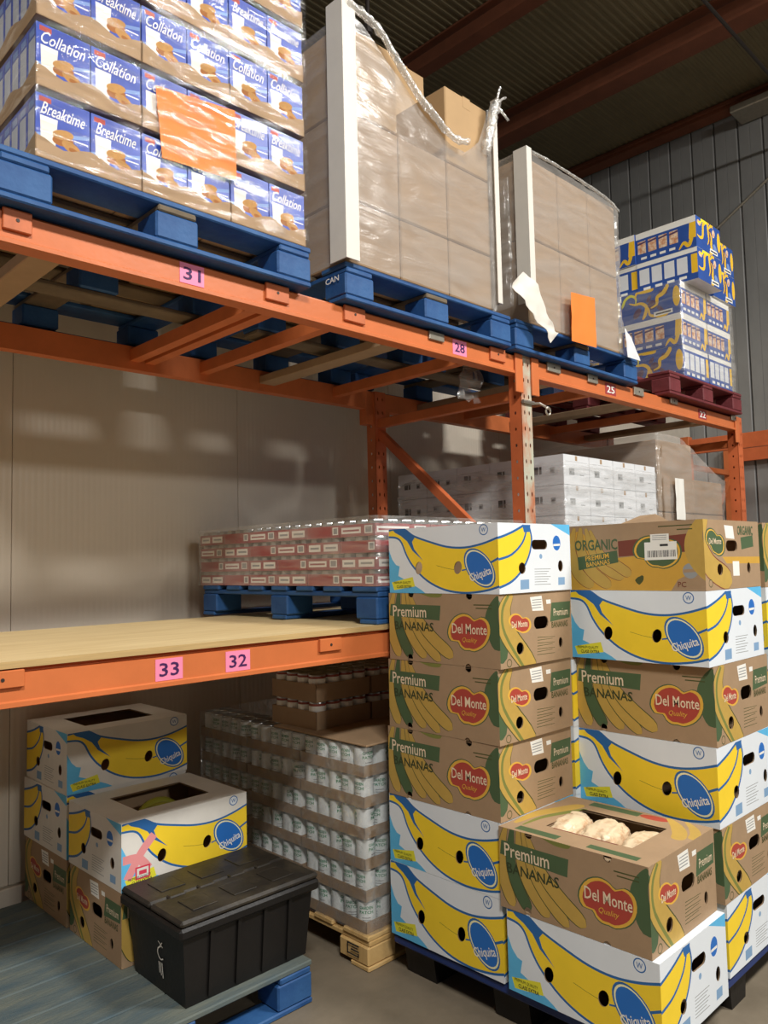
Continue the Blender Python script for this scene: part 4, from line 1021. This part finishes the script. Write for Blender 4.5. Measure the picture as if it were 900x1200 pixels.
# ------------------------------------------------------------------ white cartons on the lower shelf
WX, WY, WH = .245, .235, .155
mb = MB(); a, b, h = WX/2-.0015, WY/2-.0015, WH-.002
fA = [('ink_grey', rect(.05, .05, .10, .085)), ('ink_dark', rect(.06, .060, .07, .070)), ('ink_grey', rect(.15, .05, .19, .055)), ('ink_grey', rect(.02, .118, .225, .1195)), ('kraft_load', rect(.11, .125, .13, .15))]
sA = [('ink_dark', rect(.05, .06, .08, .10)), ('ink_dark', rect(.085, .06, .10, .10)), ('ink_grey', rect(.15, .06, .18, .09)), ('ink_dark', rect(.155, .065, .172, .08))]
for o_, ux, L, q in (((-a, -b, 0), (1, 0, 0), 2*a, fA), ((a, -b, 0), (0, 1, 0), 2*b, sA), ((a, b, 0), (-1, 0, 0), 2*a, fA), ((-a, b, 0), (0, -1, 0), 2*b, sA)):
    add_art(mb, face_T(o_, ux, (0, 0, 1)), art((0, 0, L, h), 'carton_white', q))
mb.add([(-a, -b, 0), (a, -b, 0), (a, b, 0), (-a, b, 0), (-a, -b, h), (a, -b, h), (a, b, h), (-a, b, h)], [(3, 2, 1, 0), (4, 5, 6, 7)], 'carton_white')
wm = mb.mesh('carton_body')
Z0 = ZL+.142
for L in range(4):
    for r in range(5):
        for c in range(4):
            if r > 0 and c > 0: continue
            t = thing('white_carton', f'white carton with small icons, {LAY[L] if L < 3 else "top"} layer, '+((NTH[r]+' back from the front corner') if c == 0 else NTH[c]+' along the front'), 'white carton', (.385+WX*(c+.5), .06+WY*(r+.5), Z0+L*WH), 0, f'white cartons, {LAY[L] if L < 3 else "top"} layer')
            put('carton_body', wm, t)
wrap('stretch_wrap', .374, 1.372, .05, 1.245, Z0, Z0+4*WH-.04, 'film_white', 'crinkled clear wrap around the white cartons on the lower shelf', .008, 22, .02, 31.)
# brown wrapped load beside it
for (x0, x1, z1, nm) in ((1.45, 1.93, 2.19, 'taller'), (1.93, 2.38, 1.97, 'shorter')):
    for (za, zb, w) in ((Z0, Z0+.36, 'lower'), (Z0+.36, z1, 'upper')):
        kbox('cardboard_box', x0, x1, .085, 1.15, za+.001, zb, 'kraft_load', f'{w} brown box under film on the {nm} side of the load beyond the white cartons', 'brown boxes beyond the white cartons')
def zw(x, y): return 2.22-(max(0, min(1, (x-1.75)/.60)))*.235
wrap('stretch_wrap', 1.435, 2.40, .068, 1.17, Z0, zw, 'film_veil', 'hazy stretch wrap around the sloping load beyond the white cartons', .012, 26, .03, 41.)
sheet('label_sheet', [(1.60, .055, 1.955), (1.72, .055, 1.955), (1.72, .055, 1.70), (1.60, .055, 1.70)], 'print_white', 'white shipping label on the film of the sloping brown load', 'label')

# ------------------------------------------------------------------ canned goods on the pine pallet
def can_mesh(lab, word=True):
    mb = MB(); r, h = .0355, .106
    mb.lathe([(0, .003), (r-.004, .003), (r-.002, 0), (r, .002), (r, .006)], 'can_metal', 18); mb.lathe([(r-.0005, .006), (r-.0005, h-.008)], 'can_metal', 18)
    mb.lathe([(r, h-.008), (r, h-.002), (r-.002, h), (r-.004, h-.003), (0, h-.003)], 'can_metal', 18)
    cb = mb.mesh('can'); mb = MB(); mb.lathe([(r+.0003, .006), (r+.0003, h-.008)], lab, 18)
    if word:
        for txt, zc in (('GARDEN', .080), ('PATCH', .064)):
            V, F, tw, th = text2d(txt, 1, 0, .02); w = .052; s = w/tw; hh = .011/th
            for rot in (-PI/2, PI/2):
                mb.add([((r+.0010)*math.cos(rot+a*s/r), (r+.0010)*math.sin(rot+a*s/r), zc+b*hh) for a, b in V], F, 'can_green')
        for k in range(3):
            for rot in (-PI/2, PI/2):
                n = 6; vs = []
                for i in range(n+1):
                    t = rot+(i/n-.5)*.9
                    vs += [((r+.0009)*math.cos(t), (r+.0009)*math.sin(t), .046-k*.009), ((r+.0009)*math.cos(t), (r+.0009)*math.sin(t), .0435-k*.009)]
                mb.add(vs, [(2*i, 2*i+1, 2*i+3, 2*i+2) for i in range(n)], 'ink_grey')
    else:
        mb.lathe([(r+.0006, h*.30), (r+.0006, h*.84)], 'print_white', 18)
    me = mb.mesh('paper_label')
    for q in (cb, me): q.polygons.foreach_set('use_smooth', [True]*len(q.polygons))
    return cb, me
def put_can(cm, t, loc, rz):
    o = put('can', cm[0], t, loc, rz); put('paper_label', cm[1], o)
canG = can_mesh('can_label'); canR = can_mesh('can_red', False)
def tray_mesh(w, d, h=.040):
    mb = MB(); a, b = w/2-.0015, d/2-.0015
    mb.box(-a, a, -b, b, 0, .003, 'kraft'); mb.box(-a, a, -b, -b+.003, .003, h, 'kraft'); mb.box(-a, a, b-.003, b, .003, h, 'kraft'); mb.box(-a, -a+.003, -b, b, .003, h, 'kraft'); mb.box(a-.003, a, -b, b, .003, h, 'kraft')
    return mb.mesh('kraft_tray')
PT = .0733; TW, TD = PT*4+.008, PT*5+.010
trm = tray_mesh(TW, TD); Z0 = .127; LH = .1115; rnd = random.Random(9)
for L in range(6):
    for r in range(3):
        for c in range(3):
            if r > 0 and c > 0: continue
            lay = LAY[L] if L < 5 else 'top'
            t = thing('can_tray', f'kraft tray of white-labelled cans, {lay} layer, '+(('front', 'middle', 'back')[r]+' of the open side' if c == 0 else 'front, '+('', 'middle', 'far side')[c]), 'can tray', (-1.022+(TW+.002)*(c+.5), .062+(TD+.002)*(r+.5), Z0+L*LH), 0, f'can trays on the pine pallet, {lay} layer')
            put('kraft_tray', trm, t)
            for i in range(4):
                for j in range(5):
                    if not ((c == 0 and i < 2) or (r == 0 and j == 0)): continue
                    put_can(canG, t, (-TW/2+.004+PT*(i+.5), -TD/2+.005+PT*(j+.5), .0035), PI/2*0+rnd.uniform(-3.1, 3.1) if rnd.random() < .6 else -PI/2)
ZT = Z0+6*LH
mb = MB(); mb.bbox(-1.02, -.10, .045, .62, ZT+.001, ZT+.009, 'kraft', .002); tag(mb.build('cardboard_pad'), 'kraft cardboard pad lying on top of the white-labelled cans', 'cardboard pad')
wrap('stretch_wrap', -1.034, -.06, .045, 1.205, .128, ZT, 'film_can', 'shiny crinkled wrap around the white-labelled cans', .006, 34, .03, 51.)
tr2 = tray_mesh(PT*4+.008, PT*4+.008, .072)
ZT += .0095
for (x, y, n) in ((-.828, .535, 'nearer the wall of cans edge'), (-.52, .535, 'tucked behind the banana stack')):
    for L in range(2):
        t = thing('can_tray', f'kraft tray of white-banded cans on the cardboard pad, {"lower" if L == 0 else "upper"}, {"at the open edge" if x < -.7 else "behind the banana cartons"}', 'can tray', (x, y, ZT+L*.110), 0, 'can trays on the pad')
        put('kraft_tray', tr2, t)
        for i in range(4):
            for j in range(4):
                if i in (0, 3) or j in (0, 3) or L == 1: put_can(canR, t, (-PT*2+PT*(i+.5), -PT*2+PT*(j+.5), .0035), rnd.uniform(-3, 3))
